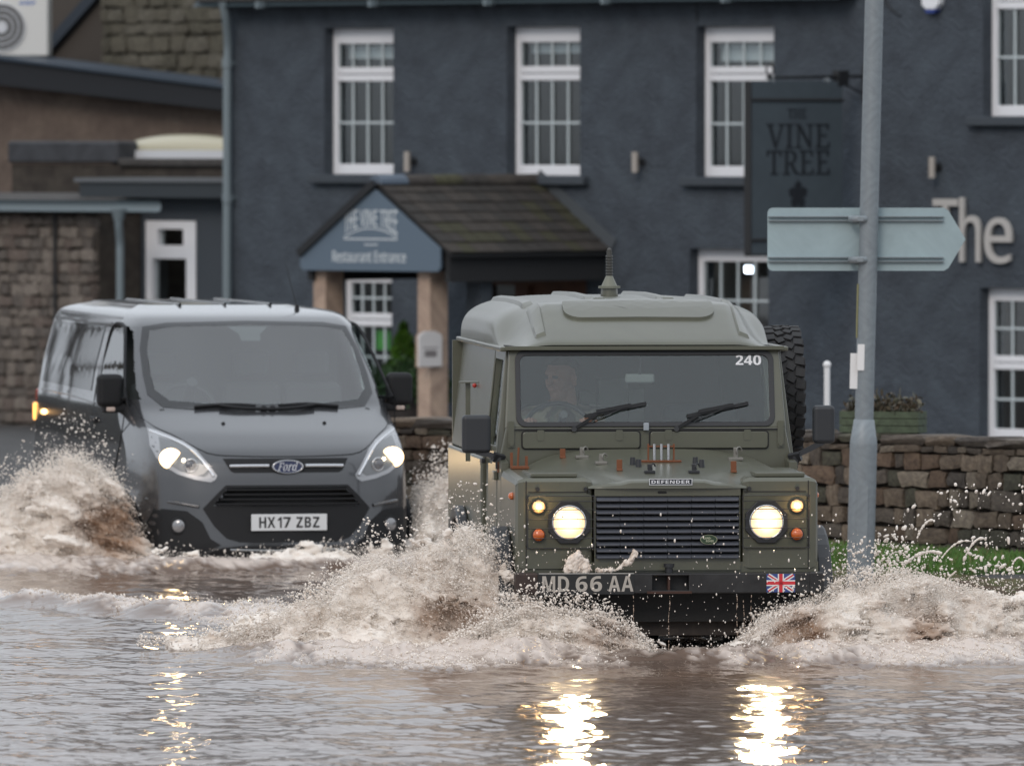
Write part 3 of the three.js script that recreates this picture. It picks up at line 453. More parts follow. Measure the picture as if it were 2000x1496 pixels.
// ---------------------------------------------------------------- finger post
{
  const b = at(1680, 1130, 66.5), p = thing('finger_post', 'galvanised pole with a blank backed arrow direction sign', 'sign post', [b.x, -0.1, b.z]);
  p.rotation.z = -0.0235;
  P('base_section', [new THREE.LatheGeometry([[0, -0.2], [0.089, -0.2], [0.089, 1.0], [0.087, 1.03], [0.066, 1.17], [0, 1.17]].map((q) => V2(...q)), 28)], M.galv, p);
  P('pole', [rod([0, 1.16, 0], [0, 4.6, 0], 0.061, 0.0605, 28)], M.galv, p);
  P('access_door', [slab(rrect(-0.035, 0.035, 0.28, 0.75, 0.02), 0.083, 0.091)], M.galv, p);
  const s = sub('sign', p), y0 = 2.135, y1 = 2.545, zf = -0.075; s.rotation.z = 0.0235; s.position.set(-0.01, 0, 0);
  P('plate', slab([...rrect(-0.59, 0.48, y0, y1, 0.035).filter(([x]) => x < 0.3), [0.56, y0], [0.59, y0 + 0.02], [0.70, (y0 + y1) / 2], [0.59, y1 - 0.02], [0.56, y1]].sort((a, b) => Math.atan2(a[1] - (y0 + y1) / 2, a[0]) - Math.atan2(b[1] - (y0 + y1) / 2, b[0])), zf - 0.005, zf, [], 0), M.signBack, s);
  for (const y of [y0 + 0.06, y1 - 0.085]) {
    P('channel', [box(-0.585, 0.555, y - 0.002, y + 0.004, zf + 0.001, zf + 0.028), box(-0.585, 0.555, y + 0.024, y + 0.030, zf + 0.001, zf + 0.028)], M.galv, s);
    P('clamp', [new THREE.TorusGeometry(0.068, 0.012, 6, 24).scale(1, 1, 2.0).rotateX(Math.PI / 2).translate(0.01, y + 0.013, 0), box(-0.01, 0.03, y, y + 0.026, 0.06, 0.085)], M.galv, s);
  }
  P('sticker', slab(rrect(-0.055, -0.01, 1.49, 1.66, 0.004), 0.055, 0.064), M.white, p); P('sticker', box(-0.1, -0.045, 1.37, 1.6, 0.03, 0.033), M.white, p);
  P('peeling_tape', [rod([-0.062, 1.75, 0.02], [-0.062, 2.05, 0.02], 0.006), rod([-0.062, 1.7, 0.025], [-0.063, 1.95, 0.015], 0.005)], mat(0.25, 0.24, 0.12, 0.8), p);
}
{ // post and planter behind the wall
  const b = at(1616, 790, 76), p = thing('white_post', 'thin white post with rounded cap behind the wall', 'post', [b.x, 0, b.z]);
  P('shaft', rod([0, -0.1, 0], [0, 1.2, 0], 0.022, 0.022, 12), M.white, p); P('cap', new THREE.SphereGeometry(0.03, 12, 8).translate(0, 1.21, 0), M.white, p);
  const [x, z] = wallPoint(5.12, -0.22), q = thing('planter', 'weathered green slatted planter of dead stems on the wall', 'planter', [x, 0.868, z], R(-20));
  q.scale.set(0.86, 1, 1); const gm = mat(1, 1, 1, 0.8, { metric: true, map: tinted([0.06, 0.078, 0.048], 0.4, 8, 4, 101, 2) });
  for (let k = 0; k < 3; k++) { const y = 0.005 + k * 0.05; P('slat', box(-0.33, 0.33, y, y + 0.045, 0.088, 0.1), gm, q); P('slat', box(-0.33, 0.33, y, y + 0.045, -0.1, -0.088), gm, q); P('slat', box(0.318, 0.33, y, y + 0.045, -0.088, 0.088), gm, q); P('slat', box(-0.33, -0.318, y, y + 0.045, -0.088, 0.088), gm, q); }
  P('soil', box(-0.316, 0.316, 0.0, 0.12, -0.086, 0.086), mat(0.03, 0.022, 0.016, 0.95), q);
  foliage('dead_stems', q, 900, 0.055, 14, (r) => [(r() - 0.5) * 0.6, 0.12 + 0.10 * r() * (0.5 + r()), (r() - 0.5) * 0.15], [0.10, 0.085, 0.055], 0.5).userData.kind = 'stuff';
}
// ---------------------------------------------------------------- military off-road vehicle
const olive = mat(1, 1, 1, 0.4, { metric: true, map: tinted([0.082, 0.083, 0.056], 0.14, 4, 4, 111, 0.6), clearcoat: 0.55, clearcoatRoughness: 0.22 });
const rubber = mat(1, 1, 1, 0.75, { metric: true, map: tinted([0.018, 0.018, 0.019], 0.4, 8, 4, 115, 3) });
const darkTrim = mat(0.018, 0.019, 0.022, 0.45), gap = mat(0.018, 0.018, 0.018, 0.85), chrome = mat(0.6, 0.6, 0.6, 0.18, { metalness: 0.95 }), rust = mat(1, 1, 1, 0.8, { map: tinted([0.17, 0.06, 0.025], 0.5, 7, 4, 117, 3) });
const lampTex = tex(128, (u, v) => { const a = u * Math.PI * 2, r = v, k = Math.pow(1 - r, 0.8), fl = 0.93 + 0.07 * Math.sin(a * 40); return [Math.min(1, (0.42 + 0.75 * k) * fl), Math.min(1, (0.30 + 0.72 * k) * fl), Math.min(1, (0.10 + 0.62 * k) * fl)]; }, true);
const slatMat = mat(0.085, 0.092, 0.11, 0.4), glassCar = mat(0.93, 0.97, 0.96, 0.015, { transmission: 1, thickness: 0, ior: 1.6 });
const amber = mat(0.5, 0.10, 0.01, 0.15, { clearcoat: 1 });
function wheel(parent, name, x, y, z, r, w, dir) { // tyre with blocks, rim with a dish; dir = side that faces out
  const g = sub(name, parent, [x, y, z]), hw = w / 2;
  const prof = [[0.245, -hw * 0.8], [0.30, -hw], [r - 0.06, -hw], [r - 0.022, -hw * 0.86], [r - 0.014, -hw * 0.6], [r - 0.014, hw * 0.6], [r - 0.022, hw * 0.86], [r - 0.06, hw], [0.30, hw], [0.245, hw * 0.8]].map((q) => V2(...q));
  P('tyre', new THREE.LatheGeometry(prof, 48).rotateZ(Math.PI / 2), rubber, g);
  const blocks = [], n = 34;
  for (let k = 0; k < n; k++) for (const [lx, tilt, ph, ww, ll] of [[-0.72, 0.15, 0, 0.5, 0.05], [-0.24, 0.5, 0.45, 0.42, 0.042], [0.24, -0.5, 0.1, 0.42, 0.042], [0.72, -0.15, 0.6, 0.5, 0.05]]) {
    const b = new THREE.BoxGeometry(ww * hw, 0.016, ll).rotateY(tilt).translate(lx * hw, r - 0.008 - (Math.abs(lx) > 0.5 ? 0.003 : 0), 0); if (Math.abs(lx) > 0.5) b.rotateZ(0); blocks.push(b.rotateX(((k + ph) / n) * Math.PI * 2));
    if (Math.abs(lx) > 0.5 && k % 2) blocks.push(new THREE.BoxGeometry(0.012, 0.05, 0.045).translate(Math.sign(lx) * hw * 0.97, r - 0.04, 0).rotateX(((k + ph) / n) * Math.PI * 2));
  }
  const tr = P('tread', blocks, rubber, g); tr.userData.kind = 'stuff';
  P('rim', [new THREE.LatheGeometry([[0.02, 0.02], [0.09, 0.02], [0.11, -0.02], [0.19, -0.03], [0.205, 0.05], [0.245, 0.07], [0.245, -0.07]].map((q) => V2(...q)), 32).rotateZ(-Math.PI / 2 * dir), discZ(0, 0, 0, 0.2, 0.02).rotateY(Math.PI / 2)], Object.assign(olive.clone(), { side: THREE.DoubleSide }), g);
  return g;
}
const car = thing('off_road_vehicle', 'olive green military off-road vehicle ploughing through the flood', 'off-road vehicle', [CAR.x, 0, CAR.z], CAR.yaw);
{
  // wings with wheel arches
  for (const s of [-1, 1]) {
    const arch = []; for (let i = 0; i <= 16; i++) { const t = Math.PI * (i / 16); arch.push([-0.53 + 0.46 * Math.cos(t), 0.17 + 0.46 * Math.sin(t)]); }
    const pr = [[0, 0.50], [0, 0.985], [-0.02, 1.005], [-1.0, 1.03], [-1.0, 0.45], ...arch.reverse().filter(([z, y]) => y > 0.44), [-0.09, 0.47]];
    const w = P('front_wing', sideSlab(pr, 0.413, 0.85, [], 0.045).scale(s, 1, 1), olive, car); if (s < 0) flip(w.geometry);
    P('wing_plate', rbox(s > 0 ? 0.50 : -0.76, s > 0 ? 0.78 : -0.50, 1.008, 1.032, -0.62, -0.06, 0.006, 1), olive, w);
    // black arch flare
    const fl = []; for (let i = 0; i <= 18; i++) { const t = Math.PI * (-0.06 + 1.1 * (i / 18)); fl.push([-0.53 + 0.47 * Math.cos(t), 0.17 + 0.47 * Math.sin(t)]); } const out = fl.map(([z, y]) => [-0.53 + (z + 0.53) * 1.17, 0.17 + (y - 0.17) * 1.17]);
    const f = P('wheel_arch_flare', sideSlab([...fl, ...out.reverse()], 0.852, 0.94, [], 0.015).scale(s, 1, 1), darkTrim, car); if (s < 0) flip(f.geometry);
    P('inner_arch', box(s > 0 ? 0.42 : -0.46, s > 0 ? 0.46 : -0.42, 0.0, 0.7, -1.0, -0.1), gap, car);
    // bolt row and clips above the lamps
    for (const x of [0.46, 0.73]) P('panel_bolt', rod([s * x, 0.945, 0], [s * x, 0.945, 0.012], 0.012, 0.012, 8), darkTrim, car);
    P('panel_seam', box(s > 0 ? 0.79 : -0.795, s > 0 ? 0.795 : -0.79, 0.5, 0.99, 0.0, 0.003), gap, w); P('panel_seam', box(s > 0 ? 0.43 : -0.78, s > 0 ? 0.78 : -0.43, 0.925, 0.93, 0.0, 0.003), gap, w);
    // lamp panel
    const x0 = 0.425, x1 = 0.782, lp = P('lamp_panel', slab(rrect(x0, x1, 0.61, 0.912, 0.012).map(([x, y]) => [s * x, y]), 0.002, 0.016, [], 0.003), mat(1, 1, 1, 0.5, { metric: true, map: tinted([0.072, 0.074, 0.05], 0.2, 7, 4, 113, 1) }), car);
    // headlamp in an octagonal bezel
    const h = sub('headlight', car, [s * 0.554, 0.759, 0]), oct = [], hole = []; for (let i = 0; i < 8; i++) { const a = R(22.5 + 45 * i); oct.push([0.128 * Math.cos(a), 0.128 * Math.sin(a)]); } for (let i = 0; i < 32; i++) { const a = (i / 32) * Math.PI * 2; hole.push([0.093 * Math.cos(a), 0.093 * Math.sin(a)]); }
    P('bezel', slab(oct, 0.015, 0.035, [hole], 0.004), darkTrim, h); P('rim', new THREE.TorusGeometry(0.092, 0.006, 8, 40).translate(0, 0, 0.034), chrome, h);
    const lens = lensUv(new THREE.SphereGeometry(0.22, 48, 12, 0, Math.PI * 2, 0, 0.42)).rotateX(Math.PI / 2).translate(0, 0, -0.165);
    P('lens', lens, mat(0.9, 0.85, 0.75, 0.1, { emissive: lin(1, 1, 1), emissiveIntensity: 5, emissiveMap: lampTex }), h);
    const sp = new THREE.SpotLight(lin(1, 0.74, 0.42), 12, 0, R(38), 0.6); sp.position.set(0, 0, 0.10); sp.target.position.set(0, -0.25, 6); sp.castShadow = true; sp.shadow.radius = 4; sp.name = 'headlight_beam'; h.add(sp, sp.target);
    // side lamp (lit) and indicator
    const sl = sub('side_lamp', car, [s * 0.725, 0.848, 0]); P('housing', discZ(0, 0, 0.022, 0.041, 0.02, 24), darkTrim, sl); P('lens', new THREE.SphereGeometry(0.036, 20, 10, 0, Math.PI * 2, 0, Math.PI / 2).rotateX(Math.PI / 2).scale(1, 1, 0.6).translate(0, 0, 0.032), mat(0.8, 0.6, 0.35, 0.12, { emissive: lin(1, 0.42, 0.07), emissiveIntensity: 0.75, clearcoat: 1 }), sl); P('bulb', new THREE.SphereGeometry(0.017, 12, 8).translate(0, 0, 0.046), mat(1, 0.9, 0.7, 0.2, { emissive: lin(1, 0.8, 0.45), emissiveIntensity: 6 }), sl);
    const pt = new THREE.PointLight(lin(1, 0.6, 0.25), 0.05); pt.position.set(0, 0, 0.085); pt.shadow.radius = 0.6; pt.castShadow = true; pt.name = 'side_light'; sl.add(pt);
    const ind = sub('indicator', car, [s * 0.725, 0.690, 0]); P('housing', discZ(0, 0, 0.022, 0.039, 0.02, 24), darkTrim, ind); P('lens', new THREE.SphereGeometry(0.034, 20, 10, 0, Math.PI * 2, 0, Math.PI / 2).rotateX(Math.PI / 2).scale(1, 1, 0.75).translate(0, 0, 0.032), amber, ind);
    // wire guard over the lamps
    const gd = sub('lamp_guard', car), gx0 = s * 0.418, gx1 = s * 0.79, zz = 0.068;
    for (const y of [0.618, 0.672, 0.727, 0.778, 0.832, 0.878, 0.908]) P('wire', rod([gx0, y, zz], [gx1, y, zz], 0.0026, 0.0026, 6), darkTrim, gd);
    for (const x of [gx0, gx1]) { P('wire', rod([x, 0.612, zz], [x, 0.912, zz], 0.003, 0.003, 6), darkTrim, gd); for (const y of [0.63, 0.895]) P('stay', rod([x, y, 0.005], [x, y, zz], 0.003, 0.003, 6), darkTrim, gd); }
    P('wing_side_lamp', new THREE.SphereGeometry(0.022, 12, 8).translate(s * 0.855, 0.9, -0.2), amber, car);
  }
  // grille
  P('grille_surround', slab([[-0.41, 0.49], [0.41, 0.49], [0.41, 0.948], [-0.41, 0.948]], -0.05, 0.004, [[[-0.403, 0.557], [-0.403, 0.903], [0.403, 0.903], [0.403, 0.557]]]), olive, car);
  P('radiator', box(-0.403, 0.403, 0.557, 0.903, -0.20, -0.13), mat(0.03, 0.03, 0.032, 0.8), car); P('grille_tunnel', [box(-0.41, -0.404, 0.55, 0.91, -0.2, -0.05), box(0.404, 0.41, 0.55, 0.91, -0.2, -0.05), box(-0.4, 0.4, 0.904, 0.91, -0.2, -0.05), box(-0.4, 0.4, 0.55, 0.556, -0.2, -0.05)], gap, car);
  const gr = sub('grille', car);
  for (let k = 0; k < 10; k++) { const y = 0.888 - k * 0.0355, parts = []; for (let q = 0; q < 6; q++) { const a = -0.4 + q * 0.1335; parts.push(rbox(a, a + 0.1305, -0.0055, 0.0055, -0.022, 0.022, 0.003, 1).rotateX(0).translate(0, 0, 0)); } const g = merged([...parts, box(-0.4, 0.4, -0.004, 0.004, -0.02, 0.012)]).rotateX(0.42).translate(0, y, 0.012); P('slat', g, slatMat, gr); }
  for (let q = 0; q <= 6; q++) P('rib', box(-0.402 + q * 0.1335, -0.396 + q * 0.1335, 0.557, 0.9, -0.045, -0.02), darkTrim, gr);
  P('strut', [box(-0.2, -0.16, 0.557, 0.9, -0.12, -0.1)], mat(0.05, 0.052, 0.04, 0.6), gr); P('strut', [box(0.08, 0.13, 0.557, 0.9, -0.12, -0.1)], mat(0.05, 0.052, 0.04, 0.6), gr);
  { const e = []; for (let i = 0; i < 28; i++) { const a = (i / 28) * Math.PI * 2; e.push([0.228 + 0.046 * Math.cos(a), 0.662 + 0.026 * Math.sin(a)]); } const b = P('oval_badge', slab(e, 0.04, 0.048, [], 0.002), mat(0.02, 0.045, 0.02, 0.4), gr); P('badge_rim', new THREE.TorusGeometry(1, 0.05, 6, 32).scale(0.046, 0.026, 0.05).translate(0.228, 0.662, 0.047), mat(0.35, 0.36, 0.25, 0.3, { metalness: 0.5 }), b); P('badge_letters', [text('LAND-', font, 0.2, 0.242, 0.664, 0.676, 0.0482, 0.002), text('ROVER', font, 0.212, 0.256, 0.648, 0.660, 0.0482, 0.002)], mat(0.4, 0.42, 0.3, 0.5), b); }
  P('bonnet_latch_plate', [box(-0.41, 0.41, 0.906, 0.948, 0.0045, 0.012)], olive, car); P('latch_hole', slab(rrect(-0.055, -0.005, 0.918, 0.932, 0.006), 0.012, 0.014), gap, car);
  P('lower_panel', [box(-0.85, 0.85, 0.475, 0.535, -0.09, -0.012)], olive, car); P('tow_pin', [rod([0.0, 0.48, 0.09], [0.0, 0.51, 0.09], 0.022), rod([0.0, 0.51, 0.09], [0.0, 0.53, 0.09], 0.03)], darkTrim, car);
  // bumper
  const bumperMat = mat(1, 1, 1, 0.55, { metric: true, map: tinted([0.016, 0.016, 0.017], 0.7, 6, 5, 121, 1.5) });
  const b = P('bumper', [slab([[-0.86, 0.367], [0.86, 0.367], [0.86, 0.479], [-0.86, 0.479]], 0.03, 0.16, [[[-0.1, 0.385], [0.104, 0.385], [0.104, 0.465], [-0.1, 0.465]]], 0.006), box(-0.1, 0.104, 0.38, 0.47, 0.06, 0.08)], bumperMat, car);
  P('end_cap', rbox(-0.864, -0.74, 0.364, 0.482, 0.025, 0.166, 0.01, 1), mat(1, 1, 1, 0.6, { metric: true, map: tinted([0.028, 0.016, 0.013], 0.4, 8, 4, 123, 2) }), b); P('end_cap', rbox(0.78, 0.864, 0.364, 0.482, 0.025, 0.166, 0.01, 1), bumperMat, b);
  P('cleat', [box(-0.012, 0.0, 0.385, 0.465, 0.08, 0.15), box(-0.13, 0.12, 0.366, 0.380, 0.161, 0.166)], mat(0.05, 0.022, 0.015, 0.8), b);
  P('number_plate', box(-0.735, -0.203, 0.364, 0.477, 0.161, 0.164), mat(0.01, 0.011, 0.012, 0.5), b); const pale = mat(0.40, 0.37, 0.33, 0.6);
  [['M', -0.705, -0.633], ['D', -0.617, -0.555], ['6', -0.518, -0.452], ['6', -0.437, -0.371], ['A', -0.335, -0.268], ['A', -0.262, -0.195]].forEach(([c, a, d]) => P('plate_character', text(c, font, a - 0.012, d - 0.012, 0.379, 0.466, 0.1642, 0.002), pale, b)); P('plate_edge', box(-0.735, -0.203, 0.4775, 0.481, 0.14, 0.164), mat(0.4, 0.39, 0.37, 0.5), b);
  { // flag sticker
    const F = (g, z, m) => P('flag_stripe', slab(g, 0.161 + z, 0.1615 + z), m, b), X0 = 0.54, X1 = 0.70, Y0 = 0.372, Y1 = 0.474, w = X1 - X0, h = Y1 - Y0, blue = mat(0.03, 0.06, 0.22, 0.6), wh = mat(0.7, 0.7, 0.7, 0.6), red = mat(0.55, 0.025, 0.035, 0.6);
    F([[X0, Y0], [X1, Y0], [X1, Y1], [X0, Y1]], 0, blue);
    const dg = (a, c, t) => { const [x0, y0] = a, [x1, y1] = c, l = Math.hypot(x1 - x0, y1 - y0), nx = -(y1 - y0) / l * t, ny = (x1 - x0) / l * t; return [[x0 + nx, y0 + ny], [x0 - nx, y0 - ny], [x1 - nx, y1 - ny], [x1 + nx, y1 + ny]]; };
    for (const q of [[[X0 + 0.01, Y0 + 0.006], [X1 - 0.01, Y1 - 0.006]], [[X0 + 0.01, Y1 - 0.006], [X1 - 0.01, Y0 + 0.006]]]) { F(dg(...q, 0.011), 0.0007, wh); F(dg(...q, 0.004), 0.0014, red); }
    const cx = (X0 + X1) / 2, cy = (Y0 + Y1) / 2; F([[cx - 0.017, Y0], [cx + 0.017, Y0], [cx + 0.017, Y1], [cx - 0.017, Y1]], 0.0021, wh); F([[X0, cy - 0.016], [X1, cy - 0.016], [X1, cy + 0.016], [X0, cy + 0.016]], 0.0021, wh); F([[cx - 0.010, Y0], [cx + 0.010, Y0], [cx + 0.010, Y1], [cx - 0.010, Y1]], 0.0028, red); F([[X0, cy - 0.009], [X1, cy - 0.009], [X1, cy + 0.009], [X0, cy + 0.009]], 0.0028, red);
  }
  // bonnet: crowned sheet, narrow at the lip, wide at the bulkhead
  {
    const nu = 40, nv = 30, pos = [], idx = [];
    const hw = (t) => lerp(0.445, 0.705, sstep(t, 0.0, 0.32)), Y = (q, t) => { const crown = lerp(0.992, 1.132, Math.pow(t, 0.85)), edge = lerp(0.965, 1.025, sstep(t, 0, 0.4)), aq = Math.abs(q); return edge + (crown - edge) * (1 - Math.pow(aq, 4.2)) - 0.012 * sstep(aq, 0.45, 0.6) * (1 - t) * (1 - sstep(aq, 0.6, 1) * 0.4); };
    for (let j = -2; j <= nv; j++) for (let i = -1; i <= nu + 1; i++) { const t = Math.max(0, j) / nv, q = clamp(i / nu, 0, 1) * 2 - 1, skirt = i < 0 || i > nu; let y = Y(q, t), z = lerp(0.03, -1.14, t) - 0.03 * q * q * (1 - t); if (j === -2) y = 0.948; if (j === -1) { y -= 0.012; z += 0.012; } if (j === -2) z += 0.014; if (skirt) y = Math.min(y, (j < 0 ? y : y - 0.04)); pos.push(q * hw(t), y, z); }
    const w = nu + 3; for (let j = 0; j < nv + 2; j++) for (let i = 0; i < w - 1; i++) { const a = j * w + i, c = a + w; idx.push(a, a + 1, c, a + 1, c + 1, c); }
    let g = new THREE.BufferGeometry(); g.setAttribute('position', new THREE.Float32BufferAttribute(pos, 3)); g.setIndex(idx); g = toCreasedNormals(g, 0.6);
    const m = P('bonnet', g, olive, car);
    const bd = P('name_badge', box(-0.107, 0.135, 0.967, 1.003, 0.036, 0.047), mat(0.012, 0.015, 0.025, 0.4), m); P('badge_border', [box(-0.107, 0.135, 0.967, 0.9705, 0.047, 0.049), box(-0.107, 0.135, 0.9995, 1.003, 0.047, 0.049), box(-0.107, -0.1035, 0.9705, 0.9995, 0.047, 0.049), box(0.1315, 0.135, 0.9705, 0.9995, 0.047, 0.049)], mat(0.6, 0.62, 0.64, 0.4), bd); P('badge_letters', text('DEFENDER', font, -0.094, 0.122, 0.976, 0.994, 0.047, 0.002), mat(0.65, 0.67, 0.7, 0.4), bd);
    // brackets, clips and rubber buffers on the bonnet
    const top = (x, z) => Y(clamp(x / hw((0.03 - z) / 1.17), -1, 1), (0.03 - z) / 1.17);
    const clip = (x, z, mt, k = 1) => { const y = top(x, z); P('tool_clip', [rbox(x - 0.03 * k, x + 0.03 * k, y - 0.004, y + 0.014, z - 0.03, z + 0.03, 0.004, 1), rbox(x - 0.012, x + 0.014, y + 0.01, y + 0.05 * k, z - 0.012, z + 0.012, 0.004, 1), new THREE.TorusGeometry(0.016 * k, 0.005, 6, 12, 4.2).rotateY(0.7).translate(x + 0.02, y + 0.035 * k, z)], mt, m); };
    const rub = (x, z) => { const y = top(x, z); P('rubber_buffer', new THREE.CylinderGeometry(0.014, 0.018, 0.045, 12).translate(x, y + 0.02, z), darkTrim, m); };
    const tab = (x, z, h = 0.06, w2 = 0.016) => { const y = top(x, z); P('rusty_tab', [rbox(x - w2, x + w2, y - 0.004, y + h, z - 0.006, z + 0.006, 0.003, 1), rbox(x - w2, x + w2, y - 0.004, y + 0.008, z - 0.02, z + 0.03, 0.003, 1)], rust, m); };
    const worn = mat(0.2, 0.19, 0.17, 0.5, { metalness: 0.4 }); clip(-0.40, -0.85, worn, 1.2); clip(-0.32, -0.55, worn, 1.1); clip(-0.08, -0.2, darkTrim, 1); clip(0.17, -0.2, darkTrim, 1); clip(0.47, -0.8, worn, 1.4);
    tab(-0.24, -0.3); tab(0.405, -0.3); tab(-0.50, -0.95, 0.05); rub(-0.145, -0.5); rub(-0.12, -0.42); rub(0.21, -0.5); rub(0.235, -0.4);
    const hb = sub('tool_holder', m), zz = -0.62, y = top(0.03, zz); P('holder_frame', [bar([-0.045, y, zz], [-0.045, y + 0.10, zz], 0.008, 0.02), bar([0.10, y, zz], [0.10, y + 0.10, zz], 0.008, 0.02), box(-0.05, 0.105, y + 0.082, y + 0.09, zz - 0.012, zz + 0.012), box(-0.085, 0.14, y - 0.002, y + 0.008, zz - 0.03, zz + 0.04)], rust, hb); for (const x of [-0.012, 0.028, 0.068]) P('holder_rod', rod([x, y, zz + 0.016], [x, y + 0.1, zz + 0.016], 0.009), chrome, hb);
    const ws = sub('wing_bracket', car); P('bracket_plate', [box(-0.80, -0.70, 1.03, 1.045, -0.95, -0.85), box(-0.80, -0.785, 1.045, 1.12, -0.95, -0.93), box(-0.715, -0.70, 1.045, 1.10, -0.95, -0.93), rod([-0.76, 1.04, -0.9], [-0.755, 1.15, -0.9], 0.006)], rust, ws);
  }
  // bulkhead with two vent flaps
  const bh = P('bulkhead', [slab([[-0.84, 0.6], [0.84, 0.6], [0.84, 1.06], [0.80, 1.255], [-0.80, 1.255], [-0.84, 1.06]], -1.26, -1.2, [], 0.01)], olive, car);
  for (const [a, d] of [[-0.714, -0.03], [0.018, 0.705]]) { const v = sub('vent_flap', car); P('seal', slab(rrect(a, d, 1.128, 1.236, 0.022), -1.199, -1.193), gap, v); P('flap', slab(rrect(a + 0.007, d - 0.007, 1.135, 1.229, 0.018), -1.193, -1.184, [], 0.003), olive, v); for (const q of [0.16, 0.82]) P('hinge', slab(rrect(lerp(a, d, q) - 0.02, lerp(a, d, q) + 0.02, 1.18, 1.24, 0.008), -1.184, -1.18), olive, v); }
  P('scuttle_seal', box(-0.77, 0.77, 1.238, 1.247, -1.2, -1.19), gap, car);
  for (const s of [-1, 1]) { P('windscreen_bracket', [box(s > 0 ? 0.755 : -0.79, s > 0 ? 0.79 : -0.755, 1.14, 1.29, -1.2, -1.188), rod([s * 0.772, 1.16, -1.188], [s * 0.772, 1.16, -1.175], 0.012)], olive, car); }
  // windscreen: frame leaning back
  const lean = (g) => { const p = g.attributes.position; for (let i = 0; i < p.count; i++) p.setZ(i, p.getZ(i) - 1.205 - 0.25 * (p.getY(i) - 1.25)); g.computeVertexNormals(); return g; };
  const inner = rrect(-0.728, 0.728, 1.272, 1.676, 0.045, 6);
  P('windscreen_frame', lean(slab([[-0.805, 1.25], [0.805, 1.25], [0.775, 1.70], [-0.775, 1.70]], -0.05, 0, [inner], 0.008)), olive, car);
  const seal = rrect(-0.742, 0.742, 1.258, 1.69, 0.055, 6); P('windscreen_seal', lean(slab(seal, -0.002, 0.010, [rrect(-0.713, 0.713, 1.285, 1.662, 0.04, 6).reverse()], 0.003)), darkTrim, car);
  P('windscreen', lean(slab(rrect(-0.72, 0.72, 1.278, 1.668, 0.04, 6), 0.0, 0.0005)), glassCar, car);
  P('screen_number', lean(text('240', font, 0.525, 0.672, 1.606, 1.662, 0.002, 0.001)), mat(0.75, 0.76, 0.78, 0.5), car);
  for (const [x, dx] of [[-0.414, 0], [0.173, 0.587]]) { const w = sub('wiper', car); const zz = (y, o) => -1.205 - 0.25 * (y - 1.25) + o; P('wiper_arm', [bar([x, 1.245, zz(1.245, 0.01)], [x + 0.135, 1.33, zz(1.33, 0.045)], 0.016, 0.01), bar([x + 0.10, 1.29, zz(1.29, 0.03)], [x + 0.27, 1.36, zz(1.36, 0.04)], 0.007, 0.006), rod([x, 1.235, zz(1.24, -0.02)], [x, 1.245, zz(1.24, 0.03)], 0.016)], M.black, w); P('wiper_blade', [bar([x + 0.065, 1.318, zz(1.318, 0.018)], [x + 0.417, 1.39, zz(1.39, 0.018)], 0.02, 0.014)], M.black, w); P('wiper_bridge', [bar([x + 0.13, 1.344, zz(1.344, 0.032)], [x + 0.33, 1.382, zz(1.38, 0.032)], 0.02, 0.01)], M.black, w); }
  P('washer_jet', [rbox(-0.016, 0.016, 1.235, 1.28, -1.2, -1.17, 0.006, 2)], mat(0.3, 0.33, 0.36, 0.25), car);
  // hard top
  const zs = [-1.30, -1.315, -1.34, -1.42, -1.55, -1.70, -1.80, -1.88, -2.0, -2.2, -2.6, -3.2, -4.2, -4.32, -4.37, -4.38], tops = [1.722, 1.737, 1.752, 1.79, 1.849, 1.916, 1.951, 1.962, 1.966, 1.968, 1.972, 1.975, 1.965, 1.94, 1.86, 1.75], hws = [0.785, 0.785, 0.782, 0.775, 0.768, 0.77, 0.775, 0.782, 0.79, 0.80, 0.812, 0.812, 0.812, 0.80, 0.78, 0.76];
  const roofY = (x, z) => { const zz = -z, t = interp(zz, zs.map((q) => -q), tops), w = interp(zz, zs.map((q) => -q), hws), b = 1.70, p = lerp(2.7, 3.8, sstep(zz, 1.5, 2.2)); const q = Math.min(1, Math.abs(x) / w); return b + (t - b) * lerp(1 - 0.97 * sstep(q, 0.66, 1.0) - 0.03 * q, Math.pow(Math.max(0, 1 - Math.pow(q, p)), 1 / p * 1.15), sstep(zz, 1.75, 2.3)); };
  {
    const fine = []; for (let i = 0; i < zs.length - 1; i++) for (let k = 0; k < 3; k++) fine.push(lerp(zs[i], zs[i + 1], k / 3)); fine.push(zs.at(-1));
    const nu = 56, pos = [], idx = []; for (const z of fine) { const w = interp(-z, zs.map((q) => -q), hws); for (let i = 0; i <= nu; i++) { const a = Math.PI * (i / nu), x = -w * Math.cos(a) ; pos.push(x, roofY(x, z), z); } }
    for (let j = 0; j < fine.length - 1; j++) for (let i = 0; i < nu; i++) { const a = j * (nu + 1) + i, c = a + nu + 1; idx.push(a, a + 1, c, a + 1, c + 1, c); }
    const g = new THREE.BufferGeometry(); g.setAttribute('position', new THREE.Float32BufferAttribute(pos, 3)); g.setIndex(idx); g.computeVertexNormals();
    const om = olive.clone(); om.side = THREE.DoubleSide; om.userData.metric = true; const rf = P('roof', g, om, car);
    const patch = (name, pts, off, n = 26) => { const gg = []; const [x0, x1, z0, z1, skew = 0, rr = 0] = pts, ps = [], ix = []; for (let j = 0; j <= n; j++) for (let i = 0; i <= 6; i++) { const t = j / n, x = lerp(x0, x1, i / 6) + skew * t, z = lerp(z0, z1, t), e = (i === 0 || i === 6 || j === 0 || j === n) ? -0.004 : off; ps.push(x, roofY(x, z) + e, z); } for (let j = 0; j < n; j++) for (let i = 0; i < 6; i++) { const a = j * 7 + i, c = a + 7; ix.push(a, a + 1, c, a + 1, c + 1, c); } const q = new THREE.BufferGeometry(); q.setAttribute('position', new THREE.Float32BufferAttribute(ps, 3)); q.setIndex(ix); P(name, toCreasedNormals(q, 0.5), om, rf); };
